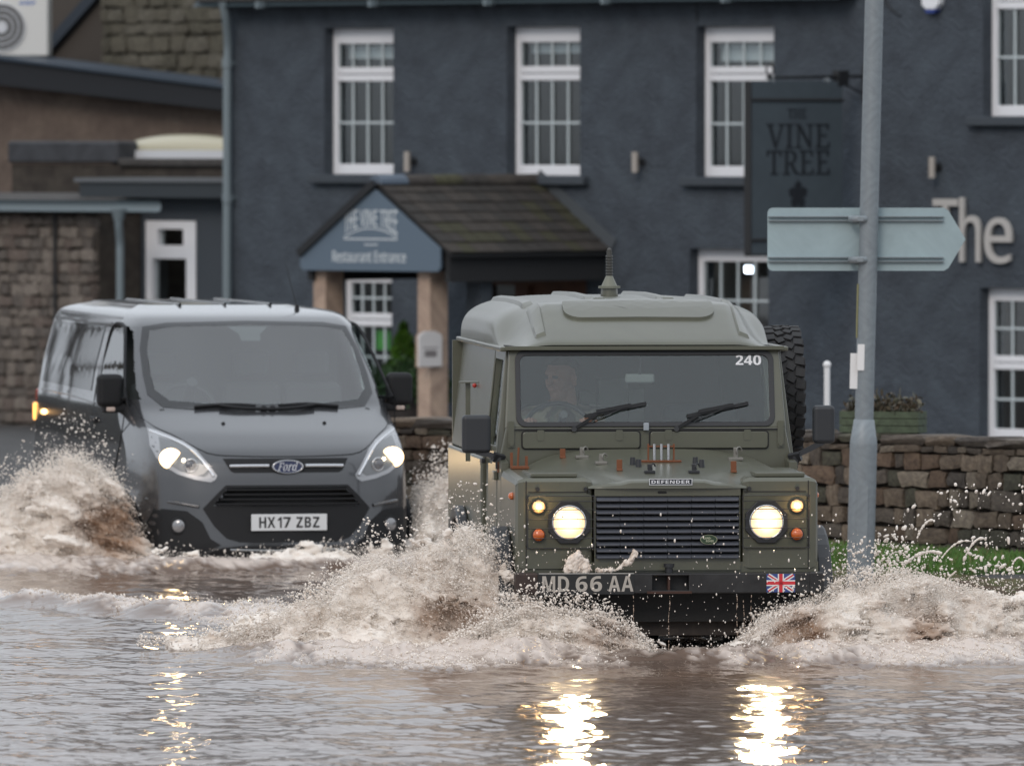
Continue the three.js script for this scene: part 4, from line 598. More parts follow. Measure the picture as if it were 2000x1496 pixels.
    patch('roof_rib', [-0.62, -0.55, -1.40, -1.98, 0.0], 0.016); patch('roof_rib', [0.55, 0.62, -1.40, -1.98, 0.0], 0.016);
    for (const x of [-0.60, -0.24, 0.18, 0.56]) patch('roof_rib', [x - 0.035, x + 0.035, -2.08, -4.2], 0.02, 30);
    for (const x of [-0.2, 0.2]) patch('roof_foot', [x - 0.045, x + 0.045, -1.9, -2.03], 0.02, 4);
    { // raised panel on the sloping front
      const pts = rrect(-0.43, 0.44, -1.86, -1.575, 0.1, 6), sh = new TessellateModifier(0.08, 6).modify(new THREE.ShapeGeometry(shapeOf(pts)).toNonIndexed()); const p = sh.attributes.position; for (let i = 0; i < p.count; i++) { const x = p.getX(i), z = p.getY(i); p.setXYZ(i, x, roofY(x, z) + 0.017, z); } sh.computeVertexNormals(); flip(sh); const edge = []; for (let i = 0; i < pts.length; i++) { const [x0, z0] = pts[i], [x1, z1] = pts[(i + 1) % pts.length]; edge.push(x0, roofY(x0, z0) + 0.017, z0, x1, roofY(x1, z1) + 0.017, z1, x1, roofY(x1, z1) - 0.01, z1, x0, roofY(x0, z0) + 0.017, z0, x1, roofY(x1, z1) - 0.01, z1, x0, roofY(x0, z0) - 0.01, z0); } const eg = new THREE.BufferGeometry(); eg.setAttribute('position', new THREE.Float32BufferAttribute(edge, 3)); eg.computeVertexNormals(); P('roof_panel', [sh, eg], om, rf);
    }
    P('drip_rail', [box(-0.80, 0.80, 1.694, 1.715, -1.305, -1.268)], olive, rf); for (const s of [-1, 1]) P('drip_rail', [rbox(s * 0.805 - 0.022, s * 0.805 + 0.022, 1.685, 1.712, -4.37, -1.28, 0.008, 1)], olive, rf);
    P('headliner', box(-0.76, 0.76, 1.70, 1.712, -4.3, -1.36), gap, rf);
  }
  // sides
  for (const s of [-1, 1]) {
    const side = (pts, x0, x1, holes, bev, name, m, par = car) => { const o = P(name, sideSlab(pts, x0, x1, holes, bev).scale(s, 1, 1), m, par); if (s < 0) flip(o.geometry); return o; };
    const tilt = (o) => { const p = o.geometry.attributes.position; for (let i = 0; i < p.count; i++) { const y = p.getY(i); if (y > 1.1) p.setX(i, p.getX(i) - s * 0.065 * (y - 1.1) / 0.6); } o.geometry.computeVertexNormals(); return o; };
    side([[-1.0, 0.45], [-1.0, 1.06], [-1.24, 1.08], [-1.24, 0.35]], 0.80, 0.848, [], 0.006, 'footwell_panel', olive);
    const d = sub('door', car); tilt(side([[-1.25, 0.35], [-1.25, 1.10], [-1.36, 1.69], [-2.02, 1.69], [-2.02, 0.35]], 0.812, 0.852, [[[-1.34, 1.14], [-1.43, 1.64], [-1.96, 1.64], [-1.96, 1.14]]], 0.006, 'door_panel', olive, d)); tilt(side([[-1.33, 1.13], [-1.42, 1.65], [-1.97, 1.65], [-1.97, 1.13]], 0.83, 0.8305, [], 0, 'pane', glassCar, d)); P('handle', rbox(s * 0.875 - 0.012, s * 0.875 + 0.012, 1.03, 1.06, -1.97, -1.84, 0.006, 1), darkTrim, d); for (const y of [0.62, 0.98]) P('hinge', [rbox(s * 0.86 - 0.012, s * 0.86 + 0.012, y - 0.025, y + 0.025, -1.33, -1.2, 0.006, 1)], olive, d);
    side([[-2.04, 0.40], [-2.04, 1.06], [-4.36, 1.06], [-4.36, 0.46], [-3.72, 0.46], [-3.6, 0.62], [-3.1, 0.66], [-2.72, 0.62], [-2.6, 0.40]], 0.80, 0.876, [], 0.014, 'rear_wing', olive);
    tilt(side([[-2.04, 1.065], [-2.04, 1.69], [-4.36, 1.69], [-4.36, 1.065]], 0.80, 0.853, [], 0.01, 'hard_top_side', olive));
    const fl = []; for (let i = 0; i <= 14; i++) { const t = Math.PI * (i / 14); fl.push([-3.17 + 0.5 * Math.cos(t), 0.17 + 0.5 * Math.sin(t)]); } const ou = fl.map(([z, y]) => [-3.17 + (z + 3.17) * 1.14, 0.17 + (y - 0.17) * 1.14]); side([...fl, ...ou.reverse()], 0.878, 0.94, [], 0.012, 'wheel_arch_flare', darkTrim);
    P('sill', rbox(s * 0.83 - 0.03, s * 0.83 + 0.03, 0.27, 0.36, -2.6, -1.02, 0.01, 1), darkTrim, car);
    wheel(car, 'front_wheel', s * 0.745, 0.155, -0.53, 0.405, 0.215, s); wheel(car, 'rear_wheel', s * 0.745, 0.155, -3.17, 0.405, 0.215, s);
  }
  P('rear_panel', [box(-0.85, 0.85, 0.4, 1.69, -4.38, -4.34)], olive, car);
  P('underbody', [box(-0.72, 0.72, 0.2, 0.42, -4.2, -0.05), box(-0.78, 0.78, 0.42, 0.5, -4.3, -1.0)], gap, car); P('front_axle', [rod([-0.66, 0.155, -0.53], [0.66, 0.155, -0.53], 0.05), new THREE.SphereGeometry(0.14, 16, 12).translate(-0.12, 0.155, -0.53)], gap, car); P('rear_axle', rod([-0.66, 0.155, -3.17], [0.66, 0.155, -3.17], 0.05), gap, car);
  P('steering_guard', [box(-0.5, 0.5, 0.12, 0.34, -0.16, -0.12)], mat(1, 1, 1, 0.7, { metric: true, map: tinted([0.03, 0.022, 0.018], 0.5, 7, 4, 131, 2) }), car);
  // cab interior
  P('dashboard', [rbox(-0.76, 0.76, 1.0, 1.235, -1.5, -1.27, 0.04, 2)], mat(0.025, 0.025, 0.026, 0.8), car); P('cab_floor', box(-0.8, 0.8, 0.5, 0.55, -4.3, -1.27), gap, car);
  for (const x of [-0.42, 0.42]) { const st = sub('seat', car); P('cushion', rbox(x - 0.23, x + 0.23, 0.72, 0.88, -2.2, -1.72, 0.05, 3), mat(0.03, 0.032, 0.034, 0.85), st); P('backrest', rbox(x - 0.22, x + 0.22, 0.86, 1.36, -2.32, -2.18, 0.05, 3), mat(0.03, 0.032, 0.034, 0.85), st); P('seat_base', box(x - 0.2, x + 0.2, 0.55, 0.72, -2.2, -1.75), gap, st); }
  const sw = sub('steering_wheel', car, [-0.455, 1.20, -1.72], [-0.5, 0, 0]); P('rim', new THREE.TorusGeometry(0.2, 0.014, 10, 40), darkTrim, sw); P('spoke', [bar([-0.2, 0, 0], [0.2, 0, 0], 0.03, 0.012), bar([0, 0, 0], [0, -0.2, 0], 0.03, 0.012)], darkTrim, sw); P('hub', discZ(0, 0, 0.0, 0.05, 0.03, 20), darkTrim, sw); P('column', rod([0, 0, 0], [0, -0.05, 0.35], 0.025), darkTrim, sw);
  const rm = sub('rear_view_mirror', car); P('mirror_case', rbox(-0.1, 0.07, 1.50, 1.555, -1.42, -1.39, 0.015, 3), mat(0.16, 0.17, 0.17, 0.5), rm); P('mirror_stem', rod([-0.015, 1.55, -1.4], [-0.015, 1.70, -1.38], 0.008), darkTrim, rm);
  P('radio_rack', [box(-0.15, 0.02, 1.15, 1.50, -2.6, -2.45), box(0.03, 0.12, 1.16, 1.44, -2.6, -2.5), box(-0.25, -0.16, 1.28, 1.42, -2.62, -2.5)], mat(0.16, 0.17, 0.15, 0.7), car); P('rack_shelf', [box(-0.3, 0.2, 1.13, 1.15, -2.7, -2.4), box(-0.28, 0.14, 1.24, 1.25, -2.65, -2.45), box(-0.28, 0.14, 1.34, 1.35, -2.65, -2.45)], mat(0.3, 0.3, 0.28, 0.6), car); P('rack_post', [box(-0.29, -0.27, 0.55, 1.13, -2.6, -2.5), box(0.17, 0.19, 0.55, 1.13, -2.6, -2.5)], gap, car);
  // door mirrors
  for (const s of [-1, 1]) { const m = sub('door_mirror', car), cx = s * (s < 0 ? 0.975 : 1.015), hw = s < 0 ? 0.082 : 0.062, cy = s < 0 ? 1.22 : 1.27; P('mirror_head', rbox(cx - hw, cx + hw, cy - 0.11, cy + 0.108, -1.2, -1.12, 0.025, 3), mat(0.022, 0.024, 0.028, 0.5), m); P('mirror_glass', rbox(cx - hw + 0.012, cx + hw - 0.012, cy - 0.095, cy + 0.095, -1.204, -1.199, 0.002, 1), chrome, m); P('mirror_arm', [bar([s * 0.82, 1.075, -1.16], [s * 0.88, 1.09, -1.13], 0.05, 0.03), bar([s * 0.84, 1.085, -1.14], [cx, cy - 0.10, -1.15], 0.03, 0.025), bar([s * 0.85, 1.02, -1.15], [s * 0.85, 1.10, -1.15], 0.03, 0.04)], darkTrim, m); P('mirror_bracket', box(s * 0.835 - 0.02, s * 0.835 + 0.02, 1.0, 1.06, -1.17, -1.13), rust, m); }
  // aerial mount on the roof, bracket on the right wing, spare wheel on the left side
  const ae = sub('aerial_mount', car, [-0.04, 1.975, -2.95]); P('pedestal', [new THREE.CylinderGeometry(0.048, 0.052, 0.055, 8).translate(0, 0.02, 0)], olive, ae); P('flange', new THREE.CylinderGeometry(0.066, 0.066, 0.014, 10).translate(0, 0.052, 0), mat(0.16, 0.165, 0.13, 0.5), ae); P('cone', new THREE.CylinderGeometry(0.02, 0.048, 0.06, 8).translate(0, 0.088, 0), mat(0.16, 0.165, 0.13, 0.5), ae); P('spring', [new THREE.CylinderGeometry(0.016, 0.018, 0.15, 12).translate(0, 0.19, 0), ...[0, 1, 2, 3, 4, 5, 6].map((k) => new THREE.TorusGeometry(0.019, 0.004, 6, 14).rotateX(Math.PI / 2 + 0.15).translate(0, 0.13 + k * 0.017, 0)), new THREE.SphereGeometry(0.014, 10, 8).translate(0, 0.268, 0)], mat(0.05, 0.05, 0.045, 0.5), ae);
  const wb = sub('aerial_bracket', car, [-0.985, 1.05, -1.62]); P('bracket_post', [bar([0.0, 0, 0], [0, 0.45, 0], 0.028, 0.03), box(0.0, 0.15, 0.06, 0.09, -0.01, 0.01)], olive, wb); P('bracket_plate', box(-0.05, 0.06, 0.45, 0.457, -0.06, 0.06), olive, wb);
  const sp = wheel(car, 'spare_wheel', 0.95, 1.40, -2.8, 0.405, 0.22, 1); P('carrier', [rod([-0.14, 0, 0], [0, 0, 0], 0.06), box(-0.13, -0.115, -0.2, 0.2, -0.2, 0.2)], olive, sp);
  P('marker_light', new THREE.SphereGeometry(0.014, 8, 6).translate(-0.83, 1.45, -3.0), mat(0.4, 0.03, 0.02, 0.3), car);
}
function lensUv(g) { const uv = g.attributes.uv; for (let i = 0; i < uv.count; i++) uv.setY(i, clamp(1 - uv.getY(i), 0.004, 0.996)); return g; }
function flip(g) { // turn the faces of a mirrored geometry round
  if (g.index) { const a = g.index.array; for (let i = 0; i < a.length; i += 3) { const t = a[i]; a[i] = a[i + 2]; a[i + 2] = t; } } else for (const k of Object.keys(g.attributes)) { const a = g.attributes[k], n = a.itemSize, t = a.array; for (let i = 0; i < a.count; i += 3) for (let c = 0; c < n; c++) { const q = t[i * n + c]; t[i * n + c] = t[(i + 2) * n + c]; t[(i + 2) * n + c] = q; } }
  g.computeVertexNormals(); return g;
}
// ---------------------------------------------------------------- grey van
const van = thing('delivery_van', 'dark metallic grey van with lit headlights following through the flood', 'van', [VAN.x, 0, VAN.z], VAN.yaw);
{
  const FY = [-0.2, -0.1, 0, 0.12, 0.3, 0.5, 0.62, 0.72, 0.80, 0.90, 1.0, 1.05, 1.62, 1.69, 1.725, 1.74], FZ = [-0.16, -0.08, -0.02, 0.02, 0, -0.02, -0.04, -0.07, -0.14, -0.34, -0.62, -0.76, -1.50, -1.70, -2.1, -2.6];
  const WY = [-0.2, 0, 0.3, 0.6, 0.85, 1.05, 1.3, 1.60, 1.68, 1.715, 1.74], WX = [0.905, 0.94, 0.96, 0.96, 0.953, 0.94, 0.897, 0.815, 0.765, 0.70, 0.45];
  const sm = (xs, ys, e) => (y) => (interp(y - e, xs, ys) + 2 * interp(y - e / 2, xs, ys) + 2 * interp(y, xs, ys) + 2 * interp(y + e / 2, xs, ys) + interp(y + e, xs, ys)) / 8;
  const Fz = sm(FY, FZ, 0.03), W = sm(WY, WX, 0.03), K = (y) => interp(y, [0, 0.8, 1.1, 1.7], [0.42, 0.38, 0.26, 0.2]);
  const S = (x, y) => { const q = Math.min(Math.abs(x) / W(y), 1); return Fz(y) - K(y) * (0.45 * q * q + 0.55 * q ** 6) - 0.42 * Math.max(0, (q - 0.87) / 0.13) ** 2 * (1 - 0.7 * sstep(y, 0.9, 1.2)); };
  const taper = (z) => 1 - 0.035 * sstep(-z, 3.2, 4.9), SX = (y, z) => W(y) * taper(z);
  const grey = mat(0.066, 0.068, 0.073, 0.26, { metalness: 0.4, clearcoat: 1, clearcoatRoughness: 0.05, specularIntensity: 0.6 }), trim = mat(0.014, 0.0145, 0.016, 0.6, { specularIntensity: 0.45 }), grey2 = Object.assign(grey.clone(), { side: THREE.DoubleSide });
  const wsOuter = [[-0.715, 1.60], [-0.55, 1.628], [0, 1.64], [0.55, 1.628], [0.715, 1.60], [0.765, 1.45], [0.785, 1.28], [0.785, 1.15], [0.70, 1.065], [0.42, 1.045], [0, 1.04], [-0.42, 1.045], [-0.70, 1.065], [-0.785, 1.15], [-0.785, 1.28], [-0.765, 1.45]];
  const wsInner = [[-0.675, 1.575], [-0.5, 1.60], [0, 1.61], [0.5, 1.60], [0.675, 1.575], [0.72, 1.45], [0.735, 1.28], [0.73, 1.18], [0.655, 1.11], [0.42, 1.09], [0, 1.085], [-0.42, 1.09], [-0.655, 1.11], [-0.73, 1.18], [-0.735, 1.28], [-0.72, 1.45]];
  const sideWin = [[-1.02, 1.12], [-1.12, 1.18], [-1.62, 1.56], [-1.72, 1.60], [-2.12, 1.60], [-2.17, 1.55], [-2.10, 1.13], [-2.02, 1.11]];
  const inside = (p, [x, y]) => { let r = false; for (let i = 0, j = p.length - 1; i < p.length; j = i++) if (p[i][1] > y !== p[j][1] > y && x < ((p[j][0] - p[i][0]) * (y - p[i][1])) / (p[j][1] - p[i][1]) + p[i][0]) r = !r; return r; };
  const shrink = (p, k) => { const cx = p.reduce((a, q) => a + q[0], 0) / p.length, cy = p.reduce((a, q) => a + q[1], 0) / p.length; return p.map(([x, y]) => [cx + (x - cx) * k, cy + (y - cy) * k]); };
  const mouthHole = [[-0.40, 0.545], [0.40, 0.545], [0.46, 0.48], [0.505, 0.42], [-0.505, 0.42], [-0.46, 0.48]];
  const AR = 0.375, axles = [[-0.95, 0.09], [-3.85, 0.09]];
  { // body: level outlines stacked from sill to roof
    const ys = []; for (let y = -0.14; y < 1.6; y += 0.022) ys.push(y); for (let y = 1.6; y < 1.7401; y += 0.007) ys.push(y);
    const nf = 46, ns = 110, half = [], pos = [], idx = [];
    for (const y of ys) {
      const o = [], w = W(y), zf = S(w, y), zr = -4.93 + 0.06 * sstep(y, 0.2, 1.7) + 0.25 * sstep(y, 1.66, 1.74);
      for (let i = 0; i < nf; i++) { const q = Math.sin((Math.PI / 2) * (i / nf)); o.push([q * w, S(q * w, y)]); }
      for (let i = 0; i <= ns; i++) { const z = lerp(zf, zr + 0.12, i / ns); o.push([SX(y, z), z]); }
      for (let i = 1; i <= 6; i++) { const a = (i / 6) * Math.PI / 2; o.push([SX(y, -4.9) - 0.12 * (1 - Math.cos(a)), zr + 0.12 - 0.12 * Math.sin(a)]); } for (let i = 1; i <= 4; i++) o.push([(SX(y, -4.9) - 0.12) * (1 - i / 4), zr]);
      half.push(o);
    }
    const n = half[0].length, w = n * 2 - 1;
    half.forEach((o, j) => { for (let i = n - 1; i > 0; i--) pos.push(-o[i][0], ys[j], o[i][1]); for (let i = 0; i < n; i++) pos.push(o[i][0], ys[j], o[i][1]); });
    const tri = (a, b, c) => { const x = (pos[a * 3] + pos[b * 3] + pos[c * 3]) / 3, y = (pos[a * 3 + 1] + pos[b * 3 + 1] + pos[c * 3 + 1]) / 3, z = (pos[a * 3 + 2] + pos[b * 3 + 2] + pos[c * 3 + 2]) / 3; if (y > 1.05 && z > S(x, y) - 0.02 && inside(shrink(wsInner, 1.02), [x, y])) return; if (y < 0.6 && y > 0.38 && z > S(x, y) - 0.02 && inside(mouthHole, [x, y])) return; if (Math.abs(x) > 0.7) { if (inside(sideWin, [z, y])) return; for (const [az, ay] of axles) if (Math.hypot(z - az, y - ay) < AR + 0.01) return; } idx.push(a, b, c); };
    for (let j = 0; j < ys.length - 1; j++) for (let i = 0; i < w - 1; i++) { const a = j * w + i, b = a + w; tri(a, a + 1, b); tri(a + 1, b + 1, b); }
    const top = (ys.length - 1) * w, c = pos.length / 3; pos.push(0, 1.745, -3.7); for (let i = 0; i < w - 1; i++) idx.push(top + i, top + i + 1, c);
    const g = new THREE.BufferGeometry(); g.setAttribute('position', new THREE.Float32BufferAttribute(pos, 3)); g.setIndex(idx); g.computeVertexNormals(); P('body', g, grey2, van);
  }
  const tess = new TessellateModifier(0.05, 8);
  const front = (name, pts, off, m, par = van, holes = []) => { const s = shapeOf(pts); for (const h of holes) s.holes.push(new THREE.Path(h.map((q) => V2(...q)))); const g = tess.modify(new THREE.ShapeGeometry(s).toNonIndexed()), p = g.attributes.position; for (let i = 0; i < p.count; i++) p.setZ(i, S(p.getX(i), p.getY(i)) + off); g.deleteAttribute('uv'); g.deleteAttribute('normal'); let k = mergeVertices(g, 1e-4); k.computeVertexNormals(); return P(name, k, m, par); };
  const flank = (name, pts, off, m, s, par = van) => { const g = tess.modify(new THREE.ShapeGeometry(shapeOf(pts)).toNonIndexed()), p = g.attributes.position; for (let i = 0; i < p.count; i++) { const z = p.getX(i), y = p.getY(i); p.setXYZ(i, s * (SX(y, z) + off), y, z); } g.deleteAttribute('uv'); g.deleteAttribute('normal'); const k = mergeVertices(g, 1e-4); k.computeVertexNormals(); return P(name, k, m, par); };
  const both = Object.assign(trim.clone(), { side: THREE.DoubleSide });
  const mir = (p) => p.map(([x, y]) => [-x, y]);
  // windscreen
  const glass = mat(0.86, 0.95, 0.93, 0.015, { transmission: 1, thickness: 0, ior: 2.05, side: THREE.DoubleSide });
  front('windscreen_border', wsOuter, 0.006, mat(0.02, 0.021, 0.023, 0.3, { side: THREE.DoubleSide }), van, [wsInner]); front('windscreen', wsInner, 0.009, glass);
  front('sensor_patch', [[-0.14, 1.60], [0.14, 1.60], [0.075, 1.55], [0.065, 1.505], [-0.065, 1.505], [-0.075, 1.55]], 0.002, mat(0.015, 0.017, 0.018, 0.5, { side: THREE.DoubleSide }));
  for (const s of [-1, 1]) { const w = sub('wiper', van), pt = (x, y, o) => [x, y, S(x, y) + o]; P('wiper_blade', tube([pt(s * 0.08, 1.075, 0.03), pt(s * 0.28, 1.083, 0.03), pt(s * 0.50, 1.068, 0.03)], 0.012, 6, 16), trim, w); P('wiper_arm', [tube([pt(s * 0.0 + 0.02, 1.052, 0.04), pt(s * 0.2, 1.062, 0.05), pt(s * 0.33, 1.078, 0.045)], 0.012, 6, 12), new THREE.SphereGeometry(0.025, 10, 8).translate(...pt(s * 0.03, 1.055, 0.03))], trim, w); P('washer_jet', new THREE.SphereGeometry(0.014, 8, 6).translate(...pt(s * 0.35, 0.96, 0.004)), trim, van); }
  // bonnet seam
  const seam = (pts, r = 0.004) => tube(pts.map(([x, y]) => [x, y, S(x, y) + 0.001]), r, 5, 40);
  P('bonnet_seam', seam([[-0.86, 1.0], [-0.80, 0.935], [-0.70, 0.88], [-0.58, 0.80], [-0.5, 0.765], [-0.3, 0.752], [0, 0.748], [0.3, 0.752], [0.5, 0.765], [0.58, 0.80], [0.70, 0.88], [0.80, 0.935], [0.86, 1.0]]), trim, van);
  // upper grille with badge
  const slot = [[-0.43, 0.737], [0.43, 0.737], [0.385, 0.655], [0.36, 0.643], [-0.36, 0.643], [-0.385, 0.655]]; front('upper_grille', slot, 0.004, both);
  for (const s of [-1, 1]) P('chrome_strip', tube([[s * 0.125, 0.688, S(0.125, 0.688) + 0.012], [s * 0.26, 0.688, S(0.26, 0.688) + 0.012], [s * 0.39, 0.686, S(0.39, 0.686) + 0.012]], 0.011, 8, 12), mat(0.62, 0.63, 0.65, 0.25, { metalness: 0.85 }), van);
  { const e = []; for (let i = 0; i < 36; i++) { const a = (i / 36) * Math.PI * 2; e.push([0.106 * Math.cos(a), 0.682 + 0.045 * Math.sin(a)]); } const b = P('oval_badge', slab(e, -0.045, -0.025, [], 0.005), mat(0.012, 0.022, 0.075, 0.25, { clearcoat: 1 }), van); P('badge_rim', new THREE.TorusGeometry(1, 0.07, 8, 40).scale(0.102, 0.043, 0.08).translate(0, 0.682, -0.026), mat(0.6, 0.61, 0.63, 0.25, { metalness: 0.9 }), b); const tx = text('Ford', fontSerif, -0.068, 0.06, 0.655, 0.712, -0.0248, 0.002); tx.applyMatrix4(new THREE.Matrix4().set(1, 0.3, 0, -0.2, 0, 1, 0, 0, 0, 0, 1, 0, 0, 0, 0, 1)); P('badge_letters', tx, mat(0.6, 0.62, 0.66, 0.3), b); }
  // lower grille
  const mouth = [[-0.42, 0.558], [0.42, 0.558], [0.48, 0.50], [0.575, 0.40], [0.50, 0.28], [0.42, 0.20], [0.33, 0.175], [-0.33, 0.175], [-0.42, 0.20], [-0.50, 0.28], [-0.575, 0.40], [-0.48, 0.50]];
  front('lower_grille', mouth, 0.005, both, van, [mouthHole]); front('radiator', shrink(mouthHole, 1.12), -0.16, mat(0.03, 0.03, 0.032, 0.85, { side: THREE.DoubleSide }));
  for (let k = 0; k < 4; k++) { const y = 0.527 - k * 0.032, x = 0.41 + k * 0.026; P('grille_slat', tube([[-x, y, S(x, y) + 0.018], [-x / 2, y, S(x / 2, y) + 0.018], [0, y, S(0, y) + 0.018], [x / 2, y, S(x / 2, y) + 0.018], [x, y, S(x, y) + 0.018]], 0.007, 6, 24), trim, van); }
  P('number_plate', rbox(-0.26, 0.26, 0.252, 0.364, 0.012, 0.022, 0.004, 2), mat(0.62, 0.63, 0.64, 0.35), van);
  [['H', -0.207, -0.158], ['X', -0.150, -0.096], ['1', -0.080, -0.052], ['7', -0.042, 0.010], ['Z', 0.048, 0.094], ['B', 0.106, 0.150], ['Z', 0.162, 0.208]].forEach(([c, a, d]) => P('plate_character', text(c, font, a, d, 0.272, 0.345, 0.0222, 0.001), mat(0.012, 0.012, 0.013, 0.5), van));
  // lower bumper: dark valance, fog lamp pods
  front('bumper_valance', [[-0.93, 0.06], [-0.6, 0.08], [-0.45, 0.135], [-0.33, 0.15], [0.33, 0.15], [0.45, 0.135], [0.6, 0.08], [0.93, 0.06], [0.9, -0.14], [-0.9, -0.14]], 0.006, both); P('chin_strip', tube([[-0.4, 0.125, S(0.4, 0.125) + 0.012], [0, 0.118, S(0, 0.118) + 0.014], [0.4, 0.125, S(0.4, 0.125) + 0.012]], 0.006, 6, 20), mat(0.4, 0.41, 0.42, 0.3, { metalness: 0.6 }), van);
  for (const s of [-1, 1]) {
    const pod = [[0.87, 0.40], [0.68, 0.385], [0.58, 0.31], [0.53, 0.20], [0.46, 0.155], [0.62, 0.085], [0.86, 0.065], [0.93, 0.2]].map(([x, y]) => [s * x, y]);
    front('fog_lamp_pod', s > 0 ? pod : pod, 0.007, both); const f = sub('fog_lamp', van, [s * 0.73, 0.285, S(0.73, 0.285) + 0.01], [0, s * 0.35, 0]); P('ring', new THREE.TorusGeometry(0.05, 0.01, 8, 28), trim, f); P('lens', new THREE.SphereGeometry(0.046, 20, 8, 0, Math.PI * 2, 0, 1.2).rotateX(Math.PI / 2).scale(1, 1, 0.4), mat(0.25, 0.25, 0.26, 0.08, { metalness: 0.4, clearcoat: 1 }), f);
    P('bumper_crease', tube([[s * 0.90, 0.455, S(0.9, 0.455) + 0.004], [s * 0.75, 0.44, S(0.75, 0.44) + 0.006], [s * 0.60, 0.415, S(0.6, 0.415) + 0.006]], 0.012, 6, 14), grey, van);
    // headlamp
    const hp = [[0.85, 0.935], [0.795, 0.915], [0.735, 0.888], [0.66, 0.85], [0.595, 0.795], [0.535, 0.71], [0.475, 0.622], [0.488, 0.595], [0.52, 0.578], [0.62, 0.595], [0.73, 0.632], [0.81, 0.685], [0.85, 0.745], [0.868, 0.82]].map(([x, y]) => [s * x, y]), h = sub('headlight', van);
    front('reflector', hp, 0.004, mat(0.36, 0.36, 0.37, 0.3, { metalness: 0.7, side: THREE.DoubleSide }), h);
    front('dark_bezel', shrink(hp, 0.74).map(([x, y]) => [x, y - 0.005]), 0.008, mat(0.16, 0.165, 0.17, 0.35, { metalness: 0.5, side: THREE.DoubleSide }), h);
    const put = (x, y, o) => [s * x, y, S(x, y) + o];
    P('lamp_bowl', new THREE.SphereGeometry(0.078, 24, 14).scale(1, 0.9, 0.3).translate(...put(0.765, 0.735, 0.008)), mat(0.9, 0.8, 0.6, 0.15, { emissive: lin(1, 0.66, 0.32), emissiveIntensity: 5.0 }), h); P('lamp_bulb', new THREE.SphereGeometry(0.03, 14, 10).translate(...put(0.77, 0.742, 0.03)), mat(1, 0.9, 0.7, 0.2, { emissive: lin(1, 0.82, 0.55), emissiveIntensity: 7 }), h);
    P('projector_ring', new THREE.TorusGeometry(0.042, 0.008, 8, 28).rotateY(s * 0.3).translate(...put(0.645, 0.69, 0.02)), mat(0.5, 0.5, 0.5, 0.2, { metalness: 0.9 }), h); P('projector_lens', new THREE.SphereGeometry(0.038, 18, 10).scale(1, 1, 0.5).translate(...put(0.645, 0.69, 0.016)), mat(0.12, 0.12, 0.13, 0.05, { clearcoat: 1 }), h); P('small_bulb', new THREE.SphereGeometry(0.013, 10, 8).translate(...put(0.69, 0.725, 0.03)), mat(1, 0.9, 0.7, 0.2, { emissive: lin(1, 0.85, 0.6), emissiveIntensity: 5 }), h); P('chrome_edge', tube([put(0.845, 0.915, 0.012), put(0.735, 0.865, 0.012), put(0.66, 0.822, 0.012), put(0.60, 0.765, 0.012), put(0.54, 0.68, 0.012), put(0.50, 0.62, 0.012)], 0.009, 6, 24), mat(0.75, 0.76, 0.78, 0.2, { metalness: 0.8 }), h);
    front('lens_cover', hp, 0.034, Object.assign(glass.clone(), { color: lin(0.97, 0.97, 0.97), ior: 1.4 }), h);
    const sp = new THREE.SpotLight(lin(1, 0.70, 0.36), 0.8, 0, R(34), 0.8); sp.position.set(...put(0.765, 0.74, 0.09)); sp.target.position.set(s * 0.765, 0.4, 8); sp.castShadow = true; sp.shadow.radius = 2.5; sp.name = 'headlight_beam'; h.add(sp, sp.target);
    // mirrors
    const m = sub('door_mirror', van), mx = s * 1.01; P('mirror_head', rbox(mx - 0.09, mx + 0.09, 1.06, 1.285, -1.27, -1.15, 0.04, 3), trim, m); P('mirror_glass', rbox(mx - 0.075, mx + 0.075, 1.08, 1.27, -1.276, -1.269, 0.003, 1), chrome, m); P('mirror_arm', rbox(s > 0 ? 0.86 : -1.06, s > 0 ? 1.06 : -0.86, 1.02, 1.08, -1.28, -1.17, 0.02, 2), trim, m); P('mirror_indicator', rbox(mx - 0.03, mx + 0.03, 1.03, 1.06, -1.18, -1.155, 0.008, 1), mat(0.5, 0.4, 0.35, 0.3), m);
    // sides: cab window, quarter trim, panel, belt, doors
    const gs = Object.assign(glass.clone(), {}); flank('side_window', sideWin, 0.003, gs, s); P('window_seal', tube([...sideWin, sideWin[0]].map(([z, y]) => [s * (SX(y, z) + 0.003), y, z]), 0.012, 6, 60), trim, van);
    flank('mirror_quarter', [[-0.86, 1.06], [-1.02, 1.115], [-1.14, 1.19], [-1.10, 1.20], [-0.98, 1.13]], 0.005, both, s); flank('rear_side_window', [[-2.42, 1.14], [-2.44, 1.59], [-4.55, 1.59], [-4.62, 1.16]], 0.004, mat(0.02, 0.021, 0.023, 0.05, { specularIntensity: 0.8, side: THREE.DoubleSide }), s);
    const line = (pts, r = 0.004, m2 = trim, nm = 'door_seam') => P(nm, tube(pts.map(([z, y]) => [s * (SX(y, z) + 0.001), y, z]), r, 5, 24), m2, van);
    line([[-1.45, 0.0], [-1.4, 0.5], [-1.1, 0.85], [-1.0, 1.08]]); line([[-2.25, 0.0], [-2.25, 1.1], [-2.28, 1.62]]); line([[-3.35, 0.0], [-3.35, 1.12]]); line([[-2.2, 1.06], [-3.2, 1.09], [-4.6, 1.10]], 0.006, mat(0.3, 0.31, 0.32, 0.25, { metalness: 0.6 }), 'belt_strip'); line([[-1.35, 0.42], [-2.4, 0.46], [-3.4, 0.48]], 0.012, grey, 'side_crease'); line([[-1.4, 0.02], [-2.4, 0.02], [-3.4, 0.02]], 0.03, trim, 'side_moulding');
